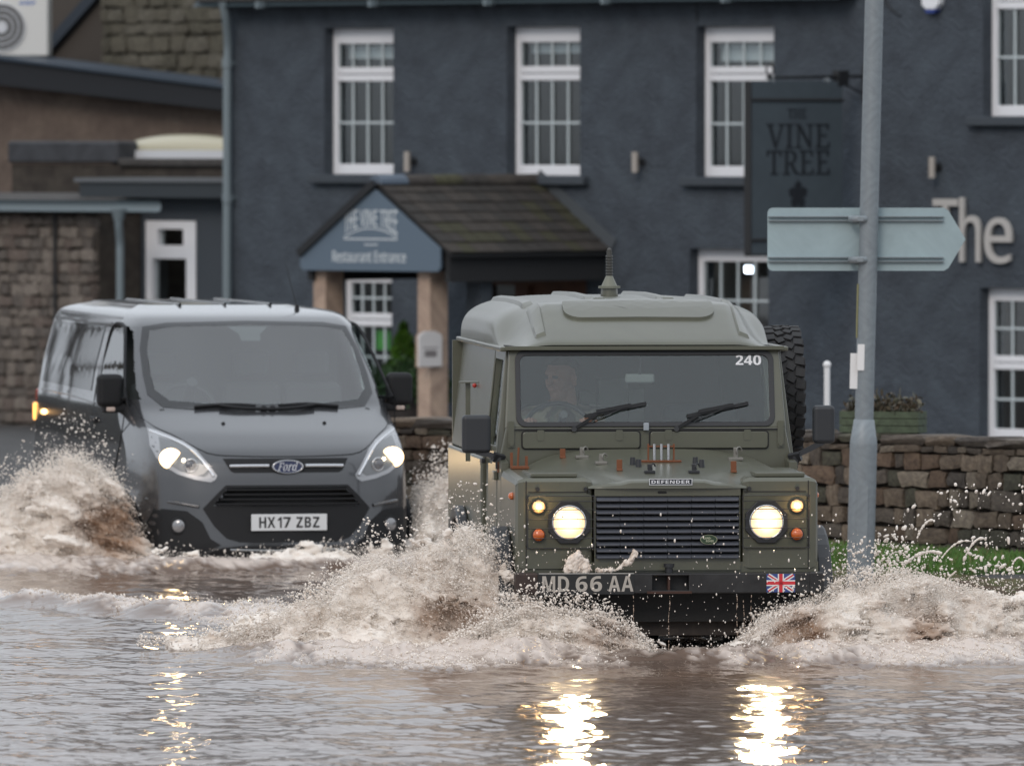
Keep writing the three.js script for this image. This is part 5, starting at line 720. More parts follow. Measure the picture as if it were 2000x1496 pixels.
    P('door_handle', rbox(s > 0 ? SX(0.95, -2.1) - 0.005 : -SX(0.95, -2.1) - 0.03, s > 0 ? SX(0.95, -2.1) + 0.03 : -SX(0.95, -2.1) + 0.005, 0.93, 0.97, -2.2, -2.02, 0.012, 2), trim, van);
    for (const [az, ay] of axles) { const pts = []; for (let i = 0; i <= 20; i++) { const a = -0.35 + (Math.PI + 0.7) * (i / 20), z = az + (AR + 0.015) * Math.cos(a), y = ay + (AR + 0.015) * Math.sin(a); pts.push([s * (SX(y, z) + 0.0), y, z]); } P('arch_lip', tube(pts, 0.024, 6, 40), trim, van); P('arch_liner', new THREE.CylinderGeometry(AR + 0.03, AR + 0.03, 0.3, 24, 1, true).rotateZ(Math.PI / 2).translate(s * 0.82, ay, az), Object.assign(gap.clone(), { side: THREE.DoubleSide }), van); const w = sub('wheel', van, [s * 0.86, ay, az]); P('tyre', new THREE.LatheGeometry([[0.21, -0.1], [0.3, -0.11], [0.335, -0.08], [0.34, 0], [0.335, 0.08], [0.3, 0.11], [0.21, 0.1]].map((q) => V2(...q)), 36).rotateZ(Math.PI / 2), rubber, w); P('rim', new THREE.CylinderGeometry(0.21, 0.21, 0.16, 24).rotateZ(Math.PI / 2), mat(0.3, 0.3, 0.31, 0.35, { metalness: 0.7 }), w); }
    P('tail_lamp', rbox(s > 0 ? 0.82 : -0.90, s > 0 ? 0.90 : -0.82, 0.75, 1.10, -4.90, -4.80, 0.02, 2), mat(0.35, 0.05, 0.02, 0.2, { emissive: lin(1, 0.35, 0.08), emissiveIntensity: 0.0 }), van);
  }
  // lit side marker at the rear corner
  { const l = sub('marker_lamp', van); P('lens', rbox(-0.928, -0.87, 0.87, 1.0, -4.86, -4.79, 0.015, 2), mat(0.9, 0.5, 0.15, 0.2, { emissive: lin(1, 0.5, 0.12), emissiveIntensity: 1.6 }), l); const p = new THREE.PointLight(lin(1, 0.55, 0.2), 0.02); p.position.set(-0.97, 0.94, -4.80); p.castShadow = true; p.name = 'marker_light'; l.add(p); }
  P('roof_rib', [tube([[0.0, 1.742, -2.3], [0.0, 1.746, -4.4]], 0.01, 5, 4), tube([[0.3, 1.739, -2.3], [0.3, 1.741, -4.4]], 0.01, 5, 4)].slice(0, 1), grey, van); P('roof_rib', tube([[0.32, 1.739, -2.3], [0.32, 1.741, -4.4]], 0.012, 5, 4), grey, van); P('roof_rib', tube([[-0.32, 1.739, -2.3], [-0.32, 1.741, -4.4]], 0.012, 5, 4), grey, van);
  P('aerial', [rod([0.44, 1.72, -1.95], [0.40, 2.02, -2.15], 0.004, 0.002, 6), new THREE.CylinderGeometry(0.012, 0.02, 0.04, 10).translate(0.44, 1.72, -1.95)], trim, van);
  // inside
  const soft = mat(0.03, 0.032, 0.034, 0.85); P('dashboard', rbox(-0.78, 0.78, 0.85, 1.06, -1.25, -0.80, 0.08, 3), mat(0.05, 0.052, 0.054, 0.8), van); P('cab_floor', box(-0.85, 0.85, 0.0, 0.04, -4.8, -0.5), gap, van); P('cab_bulkhead', box(-0.8, 0.8, 0.04, 1.6, -2.36, -2.30), soft, van); P('roof_lining', box(-0.66, 0.66, 1.63, 1.64, -2.3, -1.75), soft, van);
  for (const x of [-0.5, 0.15, 0.58]) { const st = sub('seat', van); P('backrest', rbox(x - 0.2, x + 0.2, 0.55, 1.2, -2.2, -2.05, 0.05, 3), soft, st); P('cushion', rbox(x - 0.2, x + 0.2, 0.45, 0.6, -2.1, -1.6, 0.05, 3), soft, st); P('headrest', rbox(x - 0.12, x + 0.12, 1.24, 1.42, -2.2, -2.1, 0.04, 3), soft, st); P('seat_base', box(x - 0.15, x + 0.15, 0.04, 0.46, -2.05, -1.65), gap, st); }
  const sw = sub('steering_wheel', van, [-0.45, 1.06, -1.33], [-0.75, 0, 0]); P('rim', new THREE.TorusGeometry(0.19, 0.016, 10, 36), trim, sw); P('spoke', bar([-0.19, 0, 0], [0.19, 0, 0], 0.04, 0.02), trim, sw); P('hub', discZ(0, 0, 0, 0.06, 0.04, 20), trim, sw); P('column', rod([0, 0, 0], [0, 0.0, 0.25], 0.04), trim, sw);
}
// ---------------------------------------------------------------- driver, one continuous figure
function field(bones, extra) { // smooth union of tapered capsules
  const B = bones.map(([a, b, r0, r1]) => ({ a: V3(...a), d: V3(...b).sub(V3(...a)), r0, r1 }));
  return (x, y, z, k = 0.03) => {
    let s = 1e3; for (const { a, d, r0, r1 } of B) { const px = x - a.x, py = y - a.y, pz = z - a.z, t = clamp((px * d.x + py * d.y + pz * d.z) / (d.lengthSq() || 1), 0, 1), q = Math.hypot(px - d.x * t, py - d.y * t, pz - d.z * t) - lerp(r0, r1, t); const h = clamp(0.5 + (0.5 * (q - s)) / k, 0, 1); s = s > 900 ? q : lerp(q, s, h) - k * h * (1 - h); }
    return extra ? extra(x, y, z, s) : s;
  };
}
function march(f, lo, hi, n) {
  const c = [0, 1, 2].map((i) => (lo[i] + hi[i]) / 2), s = Math.max(hi[0] - lo[0], hi[1] - lo[1], hi[2] - lo[2]) / 2, mc = new MarchingCubes(n, new THREE.MeshBasicMaterial(), false, false, 300000); mc.isolation = 0;
  for (let k = 0; k < n; k++) for (let j = 0; j < n; j++) for (let i = 0; i < n; i++) mc.field[i + j * n + k * n * n] = -f(c[0] + s * ((i - n / 2) / (n / 2)), c[1] + s * ((j - n / 2) / (n / 2)), c[2] + s * ((k - n / 2) / (n / 2)));
  mc.update(); let g = new THREE.BufferGeometry(); g.setAttribute('position', new THREE.BufferAttribute(mc.positionArray.slice(0, mc.count * 3), 3)); g.scale(s, s, s).translate(...c);
  g = mergeVertices(g, 1e-5); g.computeVertexNormals(); return g;
}
{
  // in the vehicle's frame; head turned towards the picture's left
  const o = thing('person', 'driver in camouflage jacket looking aside, hands on the wheel', 'person', [CAR.x, 0, CAR.z], CAR.yaw);
  const hx = -0.40, hy = 1.50, hz = -2.02;
  const body = field([[[-0.42, 0.93, -2.06], [-0.42, 1.08, -2.1], 0.15, 0.145], [[-0.42, 1.08, -2.1], [-0.41, 1.24, -2.08], 0.15, 0.16], [[-0.57, 1.27, -2.06], [-0.25, 1.27, -2.06], 0.085, 0.085], [[-0.41, 1.28, -2.06], [-0.40, 1.42, -2.03], 0.07, 0.056],
    [[-0.60, 1.26, -2.05], [-0.66, 1.08, -1.93], 0.07, 0.058], [[-0.66, 1.08, -1.93], [-0.625, 1.22, -1.74], 0.056, 0.04], [[-0.22, 1.26, -2.05], [-0.18, 1.07, -1.92], 0.07, 0.058], [[-0.18, 1.07, -1.92], [-0.285, 1.23, -1.74], 0.056, 0.04],
    [[-0.5, 0.95, -2.0], [-0.54, 0.93, -1.62], 0.1, 0.075], [[-0.54, 0.93, -1.62], [-0.54, 0.64, -1.48], 0.072, 0.05], [[-0.34, 0.95, -2.0], [-0.30, 0.93, -1.62], 0.1, 0.075], [[-0.30, 0.93, -1.62], [-0.32, 0.64, -1.48], 0.072, 0.05], [[-0.54, 0.60, -1.48], [-0.55, 0.59, -1.34], 0.05, 0.04], [[-0.32, 0.60, -1.48], [-0.31, 0.59, -1.34], 0.05, 0.04]], (x, y, z, s) => s - 0.004 * noise(x * 22, y * 22, z * 22));
  const gb = march((x, y, z) => body(x, y, z, 0.04), [-0.9, 0.48, -2.35], [0.02, 1.5, -1.25], 88);
  // head: local front is -x turned a little to the camera
  const ang = R(-52), fx = Math.sin(ang), fz = Math.cos(ang), T = (f, u, r) => [hx + f * fx + r * fz, hy + u, hz + f * fz - r * fx]; // forward, up, right
  const hb = field([[T(-0.02, 0.055, 0), T(0.015, 0.055, 0), 0.088, 0.084], [T(0.02, 0.02, 0), T(0.035, -0.06, 0), 0.07, 0.052], [T(0.05, -0.085, 0), T(0.052, -0.088, 0), 0.032, 0.03], [T(0.092, 0.03, 0), T(0.112, -0.012, 0), 0.012, 0.016], [T(0.09, 0.045, -0.035), T(0.09, 0.045, 0.035), 0.014, 0.014], [T(0.088, -0.048, -0.018), T(0.088, -0.048, 0.018), 0.011, 0.011], [T(0.075, -0.005, -0.04), T(0.06, -0.03, -0.05), 0.02, 0.018], [T(0.075, -0.005, 0.04), T(0.06, -0.03, 0.05), 0.02, 0.018], [T(-0.01, 0.02, -0.085), T(-0.015, -0.02, -0.082), 0.018, 0.012], [T(-0.01, 0.02, 0.085), T(-0.015, -0.02, 0.082), 0.018, 0.012], [T(-0.02, -0.06, 0), T(-0.03, -0.13, 0), 0.058, 0.06]],
    (x, y, z, s) => { for (const r of [-0.032, 0.032]) { const e = T(0.098, 0.022, r), d = Math.hypot(x - e[0], (y - e[1]) * 1.4, z - e[2]) - 0.014; s = Math.max(s, -d); } return s; });
  const gh = march((x, y, z) => hb(x, y, z, 0.018), [hx - 0.17, hy - 0.16, hz - 0.17], [hx + 0.17, hy + 0.18, hz + 0.17], 72);
  // hands on the rim: palm and five fingers
  const hand = (cx, cy, cz, s) => { const bones = [[[cx, cy, cz + 0.0], [cx + s * 0.01, cy + 0.05, cz + 0.03], 0.03, 0.034]]; [0.075, 0.085, 0.08, 0.065].forEach((l, i) => { const bx = cx + s * 0.01 + (i - 1.5) * 0.019, by = cy + 0.075 - Math.abs(i - 1.5) * 0.004, bz = cz + 0.035; bones.push([[bx, by, bz], [bx, by + l * 0.35, bz + 0.022], 0.0095, 0.009], [[bx, by + l * 0.35, bz + 0.022], [bx, by + l * 0.1, bz + 0.05], 0.009, 0.008], [[bx, by + l * 0.1, bz + 0.05], [bx, by - l * 0.12, bz + 0.045], 0.008, 0.0075]); }); bones.push([[cx - s * 0.025, cy + 0.03, cz + 0.02], [cx - s * 0.055, cy + 0.06, cz + 0.03], 0.012, 0.01], [[cx - s * 0.055, cy + 0.06, cz + 0.03], [cx - s * 0.05, cy + 0.09, cz + 0.045], 0.01, 0.0085]); const f = field(bones); return march((x, y, z) => f(x, y, z, 0.006), [cx - 0.08, cy - 0.05, cz - 0.05], [cx + 0.08, cy + 0.13, cz + 0.1], 56); };
  const skin = lin(0.34, 0.17, 0.12), camo = [lin(0.16, 0.13, 0.085), lin(0.075, 0.08, 0.05), lin(0.05, 0.035, 0.025), lin(0.22, 0.19, 0.13)], hair = lin(0.09, 0.06, 0.045), lip = lin(0.32, 0.15, 0.12), eye = lin(0.06, 0.05, 0.05), boot = lin(0.02, 0.018, 0.016);
  const paint = (g, pick) => { const p = g.attributes.position, c = new Float32Array(p.count * 3); for (let i = 0; i < p.count; i++) pick(p.getX(i), p.getY(i), p.getZ(i)).toArray(c, i * 3); g.setAttribute('color', new THREE.BufferAttribute(c, 3)); return g; };
  paint(gb, (x, y, z) => y < 0.66 ? boot : y > 1.385 && Math.abs(x + 0.41) < 0.1 ? skin : camo[Math.min(3, Math.max(0, Math.floor(2 + 4.2 * noise(x * 11, y * 9, z * 11))))]);
  paint(gh, (x, y, z) => { const f = (x - hx) * fx + (z - hz) * fz, r = (x - hx) * fz - (z - hz) * fx, u = y - hy; if (f > 0.075 && Math.abs(u - 0.022) < 0.009 && Math.abs(Math.abs(r) - 0.032) < 0.014) return eye; if (f > 0.08 && Math.abs(u + 0.046) < 0.007 && Math.abs(r) < 0.026) return lip; return u > 0.092 - 0.5 * Math.max(0, -f) - 0.6 * Math.max(0, 0.03 - Math.abs(f)) * (Math.abs(r) > 0.06) || (f < -0.015 && u > -0.01) ? hair : skin; });
  const hands = [hand(-0.625, 1.185, -1.76, 1), hand(-0.285, 1.185, -1.76, -1)].map((g) => paint(g, () => skin));
  const m = P('body', [gb, gh, ...hands], mat(1, 1, 1, 0.65, { vertexColors: true }), o);
}
// ---------------------------------------------------------------- thrown water
const dropGeo = new THREE.IcosahedronGeometry(1, 0), dropMat = mat(1, 1, 1, 0.4, { ior: 1.33 }), bodyMat = mat(1, 1, 1, 0.5, { ior: 1.33, vertexColors: true });
{ const p = dropGeo.attributes.position; for (let i = 0; i < p.count; i++) { const k = 1 + 0.22 * noise(p.getX(i) * 2.1 + 9, p.getY(i) * 2.1, p.getZ(i) * 2.1); p.setXYZ(i, p.getX(i) * k, p.getY(i) * k, p.getZ(i) * k); } dropGeo.computeVertexNormals(); { const n = dropGeo.attributes.normal; for (let i = 0; i < p.count; i++) { const v = V3(p.getX(i), p.getY(i), p.getZ(i)).normalize(); n.setXYZ(i, v.x, v.y, v.z); } } }
const foamC = [0.81, 0.75, 0.685], mudC = [0.36, 0.23, 0.15];
function drops(name, label, list, bodies) { // list of [x, y, z, r, stretch, dx, dy, dz, mud]
  const m = new THREE.InstancedMesh(dropGeo, dropMat, list.length), o = new THREE.Object3D(), up = V3(0, 1, 0), d = V3(), c = new THREE.Color();
  list.forEach(([x, y, z, r, st, dx, dy, dz, mud], i) => {
    o.position.set(x, y, z); d.set(dx, dy, dz).normalize(); o.quaternion.setFromUnitVectors(up, d); o.scale.set(r, r * st, r); o.updateMatrix(); m.setMatrixAt(i, o.matrix);
    m.setColorAt(i, c.setRGB(lerp(foamC[0], mudC[0], mud), lerp(foamC[1], mudC[1], mud), lerp(foamC[2], mudC[2], mud)));
  });
  m.name = bodies ? name : numbered(name); m.castShadow = m.receiveShadow = true; m.userData.kind = 'stuff';
  if (!bodies) { scene.add(tag(m, label, 'splash', null, 'stuff')); return m; }
  const top = thing(name, label, 'splash'); top.userData.kind = 'stuff'; m.name = 'drops'; top.add(m);
  for (const b of bodies) { const w = new THREE.Mesh(b, bodyMat); w.name = 'water_sheet'; w.castShadow = w.receiveShadow = true; w.userData.kind = 'stuff'; top.add(w); }
  return top;
}
// a plume: heights along the way out from the vehicle, a curved sheet trailing back, fingers along its top
function plume(veh, { n = 92, xs, hs, z0, z1, thick, seed, mud = [], dirX, clumps = 0.035, fing = 0.5, lig = 70, stray = 3000, fuzz = 95000, lean = 0.35 }) {
  const rnd = rng(seed), gauss = () => (rnd() + rnd() + rnd() - 1.5) * 1.15, out = [], x0 = xs[0], x1 = xs.at(-1), Hmax = Math.max(...hs);
  const push = (X, Y, Z, r, st, vx, vy, vz, mu) => { const [wx, wz] = toWorld(veh, X, Z), [ax, az] = toWorld(veh, X + vx, Z + vz); out.push([wx, Y, wz, r, st, ax - wx, vy, az - wz, clamp(mu, 0, 1)]); };
  const height = (X, zn) => interp(dirX > 0 ? X : -X, xs, hs) * (1 - 0.5 * fing + fing * (0.5 + 1.1 * fbm(X * 3.3 + seed, zn * 1.7, seed * 0.37, 3)) + 0.18 * fing * noise(X * 15, zn * 6, seed));
  const place = (ax, zn, t, h) => lerp(z0, z1, (ax - x0) / (x1 - x0)) + zn * thick;
  const muddy = (X, Y, Z) => { let mu = 0.05 + 0.6 * fbm(X * 4 + 3, Y * 5, Z * 3, 4) + 0.25 * noise(X * 30, Y * 30, Z * 30); for (const [cx, cy, rr, k] of mud) mu += k * (1 - sstep(Math.hypot((X - cx) / rr, (Y - cy) / (rr * 0.85)) + 0.5 * fbm(X * 11, Y * 11, Z * 9, 2), 0.35, 1.15)); return clamp(mu, 0, 1); };
  // solid part of the water: positive inside
  const solid = (X, Y, Z) => {
    const ax = dirX * X; if (ax < x0 - 0.1 || ax > x1 + 0.05) return -1;
    const q = clamp((ax - x0) / (x1 - x0), 0, 1), h0 = interp(ax, xs, hs); if (Y > h0 * 1.4 + 0.05) return -1;
    const zn = (Z - lerp(z0, z1, q)) / thick; if (Math.abs(zn) > 2.2) return -1;
    const h = height(X, zn), ang = Math.atan2(Y, ax - x0 + 0.25), rad = Math.hypot(Y, ax - x0 + 0.25);
    const wide = 1.25 - 0.75 * clamp(Y / Math.max(h, 0.05), 0, 1.2), e = Math.min((h * 0.92 - Y) * 5, (wide - Math.abs(zn)) * 1.3, (ax - x0 + 0.08) * 6, (x1 - ax) * 2.2);
    let v = e + 0.75 * noise(ang * 8 + seed, Z * 4, rad * 1.8) + 0.9 * fbm(X * 8, Y * 8, Z * 6 + seed, 3) + 0.24 * noise(X * 34, Y * 30, Z * 26) + 0.14 * noise(ang * 40, rad * 7, Z * 30) - 0.10;
    for (const [cx, cy, rr, k] of mud) { const dd = Math.hypot((X - cx) / rr, (Y - cy) / rr); v -= 0.75 * k * (1 - sstep(dd, 0.2, 1)) * sstep(zn, -0.3, 0.8); }
    return clamp(v, -1, 1);
  };
  const za = Math.min(z0, z1) - thick * 1.9, zb = Math.max(z0, z1) + thick * 1.9, ya = -0.03, yb = Hmax * 1.4, cx = dirX * (x0 + x1) / 2, sx = (x1 - x0) / 2 + 0.1, sy = (yb - ya) / 2, sz = (zb - za) / 2;
  const mc = new MarchingCubes(n, new THREE.MeshBasicMaterial(), false, false, 420000); mc.isolation = 0; const cell = (i) => (i - n / 2) / (n / 2);
  for (let k = 0; k < n; k++) for (let j = 0; j < n; j++) for (let i = 0; i < n; i++) mc.field[i + j * n + k * n * n] = solid(cx + sx * cell(i), ya + sy + sy * cell(j), za + sz + sz * cell(k));
  mc.update(); let g = new THREE.BufferGeometry(); g.setAttribute('position', new THREE.BufferAttribute(mc.positionArray.slice(0, mc.count * 3), 3)); g.scale(sx, sy, sz).translate(cx, ya + sy, za + sz); g = mergeVertices(g, 1e-5);
  const pp = g.attributes.position, col = new Float32Array(pp.count * 3); for (let i = 0; i < pp.count; i++) { const X = pp.getX(i), Y = pp.getY(i), Z = pp.getZ(i), mu = muddy(X, Y, Z), [wx, wz] = toWorld(veh, X, Z); for (let c = 0; c < 3; c++) col[i * 3 + c] = lerp(foamC[c], mudC[c], mu); pp.setXYZ(i, wx, Y, wz); }
  g.setAttribute('color', new THREE.BufferAttribute(col, 3)); g.computeVertexNormals(); out.body = g;
  // drops: fuzz round the solid water, thinning outwards
  let guard = 0;
  while (out.length < fuzz && guard++ < fuzz * 14) {
    const ax = lerp(x0, x1, rnd()), X = dirX * ax, h0 = interp(ax, xs, hs); if (rnd() > Math.max(0.15, h0 / Hmax)) continue;
    const q = (ax - x0) / (x1 - x0), Y = h0 * 1.25 * rnd() - 0.01, Z = lerp(z0, z1, q) + gauss() * thick * 1.1, v = solid(X, Y, Z);
    if (v > 0.16 || rnd() > Math.exp((Math.min(v, 0)) * 3.6)) continue;
    const big = rnd() < clumps, r = big ? 0.004 + 0.006 * rnd() * rnd() : 0.0014 + 0.0030 * rnd() * rnd();
    push(X, Y, Z, r * 0.85, 1.3 + 2.4 * rnd() * rnd(), dirX * (0.6 + 0.5 * gauss()), 0.9 - 1.4 * q + 0.5 * gauss(), -0.4 + 0.6 * gauss(), muddy(X, Y, Z) * 0.8);
  }
  // ligaments: strings of beads curling off the crest
  for (let k = 0; k < lig; k++) {
    const ax = lerp(x0, lerp(x0, x1, 0.85), rnd()), X = dirX * ax, zn = gauss() * 0.8, h = height(X, zn); if (h < 0.12) continue; const q = (ax - x0) / (x1 - x0); let p = [X, h * (0.8 + 0.12 * rnd()), lerp(z0, z1, q) + zn * thick * 0.5], v = [dirX * (0.2 + 1.0 * rnd()) + 0.3 * gauss(), 0.9 + 1.1 * rnd(), 0.5 * gauss()], r = 0.004 + 0.006 * rnd(); const n = 8 + Math.floor(rnd() * 22), dt = 0.005;
    for (let i = 0; i < n; i++) { v[1] -= 9.8 * dt * 1.4; p = p.map((a, j) => a + v[j] * dt + 0.0035 * gauss()); const rr = r * (1 - 0.5 * (i / n)) * (0.35 + 1.5 * Math.abs(noise(i * 0.6, k * 3.7, seed))); if (rnd() < 0.18) continue; if (rnd() < 0.5) push(p[0] + 0.02 * gauss(), p[1] + 0.02 * gauss(), p[2] + 0.02 * gauss(), rr * 0.5, 1.2, v[0], v[1], v[2], 0.15); push(p[0], p[1], p[2], rr, 1.5, v[0], v[1], v[2], 0.12 + 0.3 * rnd()); }
  }
  // loose drops flung further
  const ns = stray;
  for (let i = 0; i < ns; i++) { const ax = lerp(x0, x1 * 1.08, rnd()), X = dirX * ax, h = interp(ax, xs, hs) * (1.0 + 0.55 * Math.pow(rnd(), 2.2)) + 0.05 * rnd(); push(X, h, lerp(z0, z1, (ax - x0) / (x1 - x0)) + gauss() * thick * 1.2, 0.002 + 0.006 * Math.pow(rnd(), 3), 1 + rnd(), gauss(), gauss(), gauss(), 0.2 * rnd()); }
  return out;
}
{
  const L = plume(CAR, { dirX: -1, xs: [0.55, 0.75, 0.88, 1.0, 1.13, 1.25, 1.34, 1.5, 1.62, 1.72, 1.9, 2.1, 2.4, 2.7], hs: [0.08, 0.30, 0.52, 0.60, 0.61, 0.54, 0.49, 0.45, 0.49, 0.42, 0.30, 0.20, 0.10, 0.03], z0: -0.12, z1: -0.9, thick: 0.34, seed: 3, mud: [[-1.15, 0.17, 0.32, 0.6]], lig: 110, fing: 0.55 });
  const L2 = plume(CAR, { dirX: -1, xs: [0.10, 0.25, 0.4, 0.6, 0.8, 1.0, 1.3], hs: [0.04, 0.15, 0.21, 0.24, 0.26, 0.20, 0.04], z0: 0.28, z1: 0.25, thick: 0.16, seed: 11, fuzz: 34000, mud: [[-0.35, 0.15, 0.2, 0.5]], lig: 60, fing: 0.8, clumps: 0.05 });
  drops('water_splash', 'tall muddy splash at the off-road vehicle wheel nearest the van', [...L, ...L2], [L.body, L2.body]);
  const Rr = plume(CAR, { dirX: 1, xs: [0.38, 0.5, 0.62, 0.8, 1.0, 1.15, 1.35, 1.5, 1.75, 2.0, 2.4, 3.0], hs: [0.08, 0.20, 0.24, 0.29, 0.38, 0.41, 0.40, 0.37, 0.31, 0.26, 0.19, 0.08], z0: 0.22, z1: -0.7, thick: 0.30, seed: 21, mud: [[0.72, 0.12, 0.2, 0.8], [1.45, 0.12, 0.25, 0.45]], lig: 110, fing: 0.5, stray: 3500 });
  const rnd = rng(77), more = []; // the far flung drops right of the vehicle, thickest over its plume
  for (let i = 0; i < 900; i++) { const X = 1.0 + 1.5 * rnd(), Y = 0.45 + 0.5 * Math.pow(rnd(), 2.0) * (0.4 + 0.6 * sstep(X, 1.0, 1.7)), Z = -0.6 + 0.8 * (rnd() - 0.5), [wx, wz] = toWorld(CAR, X, Z); if (noise(X * 4, Y * 5, 3) < -0.1) continue; more.push([wx, Y, wz, 0.002 + 0.010 * Math.pow(rnd(), 3), 1 + 1.5 * rnd(), rnd() - 0.3, rnd(), rnd() - 0.5, 0.1 * rnd()]); }
  for (let k = 0; k < 7; k++) { let X = 1.05 + 1.1 * rnd(), Y = 0.45 + 0.2 * rnd(), Z = -0.5 + 0.5 * (rnd() - 0.5), vx = 0.3 + rnd(), vy = 0.8 + rnd(), r = 0.007 + 0.009 * rnd(); for (let i = 0; i < 24; i++) { vy -= 0.07; X += vx * 0.007; Y += vy * 0.007; const [wx, wz] = toWorld(CAR, X, Z); more.push([wx, Y, wz, r * (0.25 + 1.3 * Math.abs(noise(i * 0.6, k * 3.1, 7))), 1.4, vx, vy, 0, 0.1]); } }
  drops('water_splash', 'wide muddy splash thrown right of the off-road vehicle', [...Rr, ...more], [Rr.body]);
  // spray caught on the front: lumps on the bumper, drops before the grille, drips under the bumper
  const f = [], rf = rng(5), put = (X, Y, Z, r, st, mu) => { const [wx, wz] = toWorld(CAR, X, Z); f.push([wx, Y, wz, r, st, 0.1 * (rf() - 0.5), 1, 0.1 * (rf() - 0.5), mu]); };
  // water heaped on the bumper and a jet running off it
  const lump = field([[[-0.575, 0.50, 0.11], [-0.55, 0.55, 0.11], 0.024, 0.022], [[-0.52, 0.51, 0.11], [-0.515, 0.575, 0.11], 0.036, 0.024], [[-0.465, 0.50, 0.11], [-0.475, 0.545, 0.11], 0.025, 0.018], [[-0.40, 0.495, 0.11], [-0.33, 0.495, 0.12], 0.015, 0.011], [[-0.30, 0.498, 0.12], [-0.235, 0.54, 0.13], 0.007, 0.011], [[-0.235, 0.54, 0.13], [-0.19, 0.588, 0.14], 0.010, 0.013]], (x, y, z, d) => d + 0.024 * fbm(x * 26, y * 20, z * 26, 3) + 0.011 * noise(x * 90, y * 60, z * 90));
  const lg = march((x, y, z) => lump(x, y, z, 0.025), [-0.66, 0.42, -0.02], [-0.12, 0.66, 0.26], 110), lp = lg.attributes.position, lc = new Float32Array(lp.count * 3);
  for (let i = 0; i < lp.count; i++) { const X = lp.getX(i), Y = lp.getY(i), Z = lp.getZ(i), mu = clamp(0.32 + 0.8 * fbm(X * 30, Y * 14, Z * 30, 3), 0, 1), [wx, wz] = toWorld(CAR, X, Z); for (let c = 0; c < 3; c++) lc[i * 3 + c] = lerp(foamC[c], mudC[c], mu); lp.setXYZ(i, wx, Y, wz); if (i % 40 === 0) put(X + 0.05 * (rf() - 0.5), Y + 0.05 * (rf() - 0.4), Z + 0.04 * (rf() - 0.5), 0.0013 + 0.0028 * rf() * rf(), 1.4, 0.2 + 0.3 * rf()); }
  lg.setAttribute('color', new THREE.BufferAttribute(lc, 3)); lg.computeVertexNormals();
  for (let i = 0; i < 420; i++) put(-0.85 + 1.75 * rf(), 0.08 + 0.75 * Math.pow(rf(), 1.6), 0.24 + 0.4 * rf(), 0.0018 + 0.005 * Math.pow(rf(), 3), 1 + rf(), 0.1);
  for (let k = 0; k < 5; k++) { let a = -0.25 + 0.75 * rf(), y = 0.36; const n = 30 + 20 * rf(); for (let i = 0; i < n; i++) { y -= 0.006 + 0.004 * rf(); a += 0.003 * (rf() - 0.5); if (rf() < 0.6) put(a, y, 0.16, 0.0012 + 0.0016 * rf(), 2.4, 0.75); } }
  drops('front_spray', 'muddy lumps and drops flying over the front bumper', f, [lg]);
  // ragged foam along the front wave
  const g = [], rg = rng(15);
  for (let i = 0; i < 70000; i++) { const x = -3.4 + 7 * rg(), z = -55.2 - 10 * rg(), [y, fo] = waterAt(x, z); if (fo < 0.35 || rg() > fo) continue; const k = Math.max(0, fbm(x * 4, z * 3, 8, 3)); g.push([x, y + 0.005 + 0.10 * k * rg() * rg(), z, 0.002 + 0.006 * rg() * rg(), 1 + rg(), rg() - 0.5, rg(), rg() - 0.5, 0.05 + 0.35 * rg() * rg()]); }
  drops('foam', 'broken pale foam lying along the bow wave and wake', g);
  const VL = plume(VAN, { dirX: -1, xs: [0.92, 1.0, 1.12, 1.25, 1.38, 1.5, 1.65, 1.8, 2.05, 2.5, 3.0], hs: [0.16, 0.38, 0.55, 0.63, 0.67, 0.64, 0.53, 0.45, 0.38, 0.28, 0.15], z0: -0.55, z1: -1.2, thick: 0.36, seed: 33, mud: [[-1.15, 0.26, 0.30, 0.85]], lig: 60, fing: 0.45, clumps: 0.05 });
  const VF = plume(VAN, { dirX: 1, xs: [-0.9, -0.5, 0.0, 0.5, 0.9, 1.1], hs: [0.12, 0.08, 0.12, 0.13, 0.1, 0.16], z0: 0.25, z1: 0.2, thick: 0.18, seed: 43, lig: 8, fing: 0.9, fuzz: 9000, stray: 200, n: 64 });
  drops('water_splash', 'brown splash thrown by the van wheel at the left edge', [...VL, ...VF], [VL.body, VF.body]);
  const VR = plume(VAN, { dirX: 1, xs: [0.95, 1.05, 1.2, 1.4, 1.6, 1.9], hs: [0.2, 0.42, 0.50, 0.52, 0.5, 0.4], z0: -0.6, z1: -1.4, thick: 0.3, seed: 53, lig: 20, fing: 0.35 });
  drops('water_splash', 'pale spray between the van and the off-road vehicle', VR, [VR.body]);
}
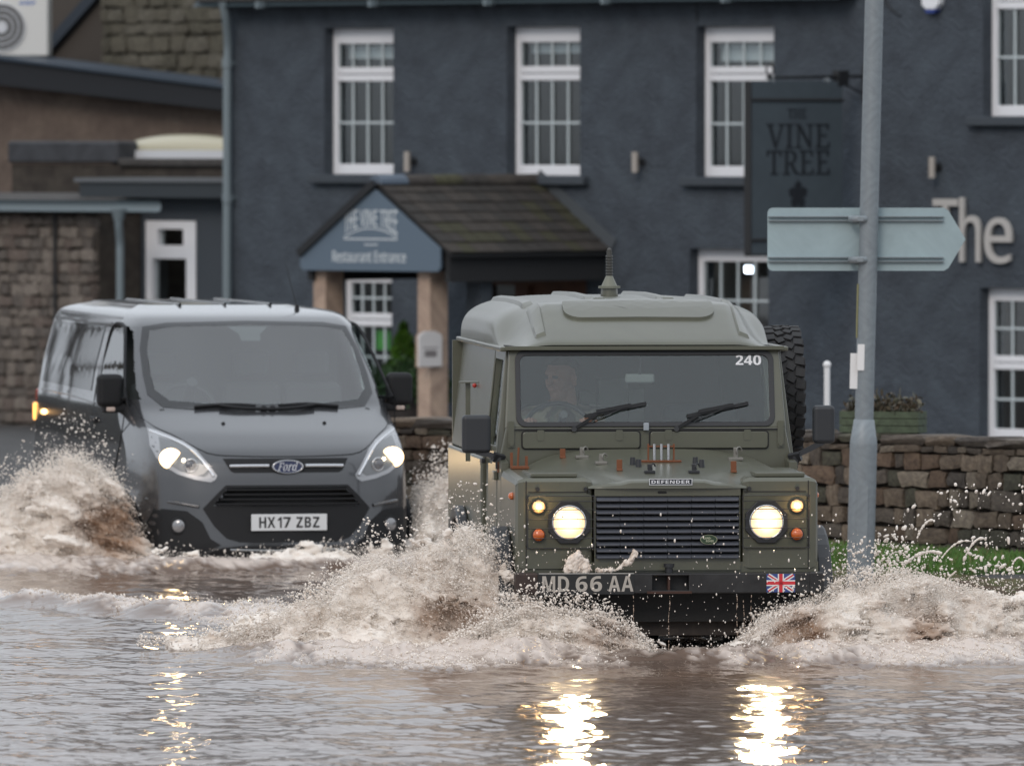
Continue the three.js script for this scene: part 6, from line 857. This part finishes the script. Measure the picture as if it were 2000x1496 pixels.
// ---------------------------------------------------------------- trees left of the picture, mirrored in the van's side
function bareTree(x, z, h, seed, label) {
  const t = thing('bare_tree', label, 'tree', [x, 0, z], 0, 'bare trees left of the yard'), r = rng(seed), limbs = [], twigs = [];
  const grow = (p, d, len, rad, lvl) => { const q = p.clone().addScaledVector(d, len); (lvl < 2 ? limbs : twigs).push(rod(p.toArray(), q.toArray(), rad, rad * 0.68, lvl < 2 ? 8 : 4)); if (lvl >= 5) return; const n = lvl < 1 ? 4 : 3; for (let k = 0; k < n; k++) { const e = d.clone().add(V3(r() - 0.5, (r() - 0.35) * 0.7, r() - 0.5).multiplyScalar(1.25)).normalize(); grow(p.clone().addScaledVector(d, len * (0.62 + 0.38 * r())), e, len * (0.6 + 0.22 * r()), rad * 0.6, lvl + 1); } };
  grow(V3(0, -0.1, 0), V3(0.03, 1, 0).normalize(), h * 0.34, h * 0.03, 0);
  const bark = mat(1, 1, 1, 0.9, { map: tinted([0.05, 0.042, 0.034], 0.4, 8, 4, 150, 1) }); P('trunk', limbs, bark, t); const c = P('crown', twigs, bark, t); c.userData.kind = 'stuff';
}
bareTree(-15.5, -103, 9, 3, 'bare winter tree nearest the outbuildings'); bareTree(-20, -108, 11, 5, 'tallest bare winter tree in the row'); bareTree(-25.5, -112, 10, 8, 'bare winter tree at the far end of the row');
bareTree(-13, -108, 10, 13, 'bare winter tree just behind the outbuildings'); bareTree(-17.5, -113, 12, 17, 'bare winter tree second from the outbuildings'); bareTree(-22.5, -104, 10, 23, 'bare winter tree standing forward of the row'); bareTree(-30, -120, 13, 29, 'bare winter tree last of the row');
{ const h = thing('hedge', 'dark clipped hedge under the bare trees', 'hedge', [-19, 0, -106], R(40)); foliage('leaves', h, 9000, 0.13, 44, (r) => [(r() - 0.5) * 16, 1.7 * Math.sqrt(r()), (r() - 0.5) * (1.0 + 0.4 * r())], [0.03, 0.05, 0.022]).userData.kind = 'stuff'; P('stems', box(-7.9, 7.9, 0, 1.45, -0.3, 0.3), mat(0.02, 0.018, 0.014, 0.95), h); }
renderer.render(scene, camera);
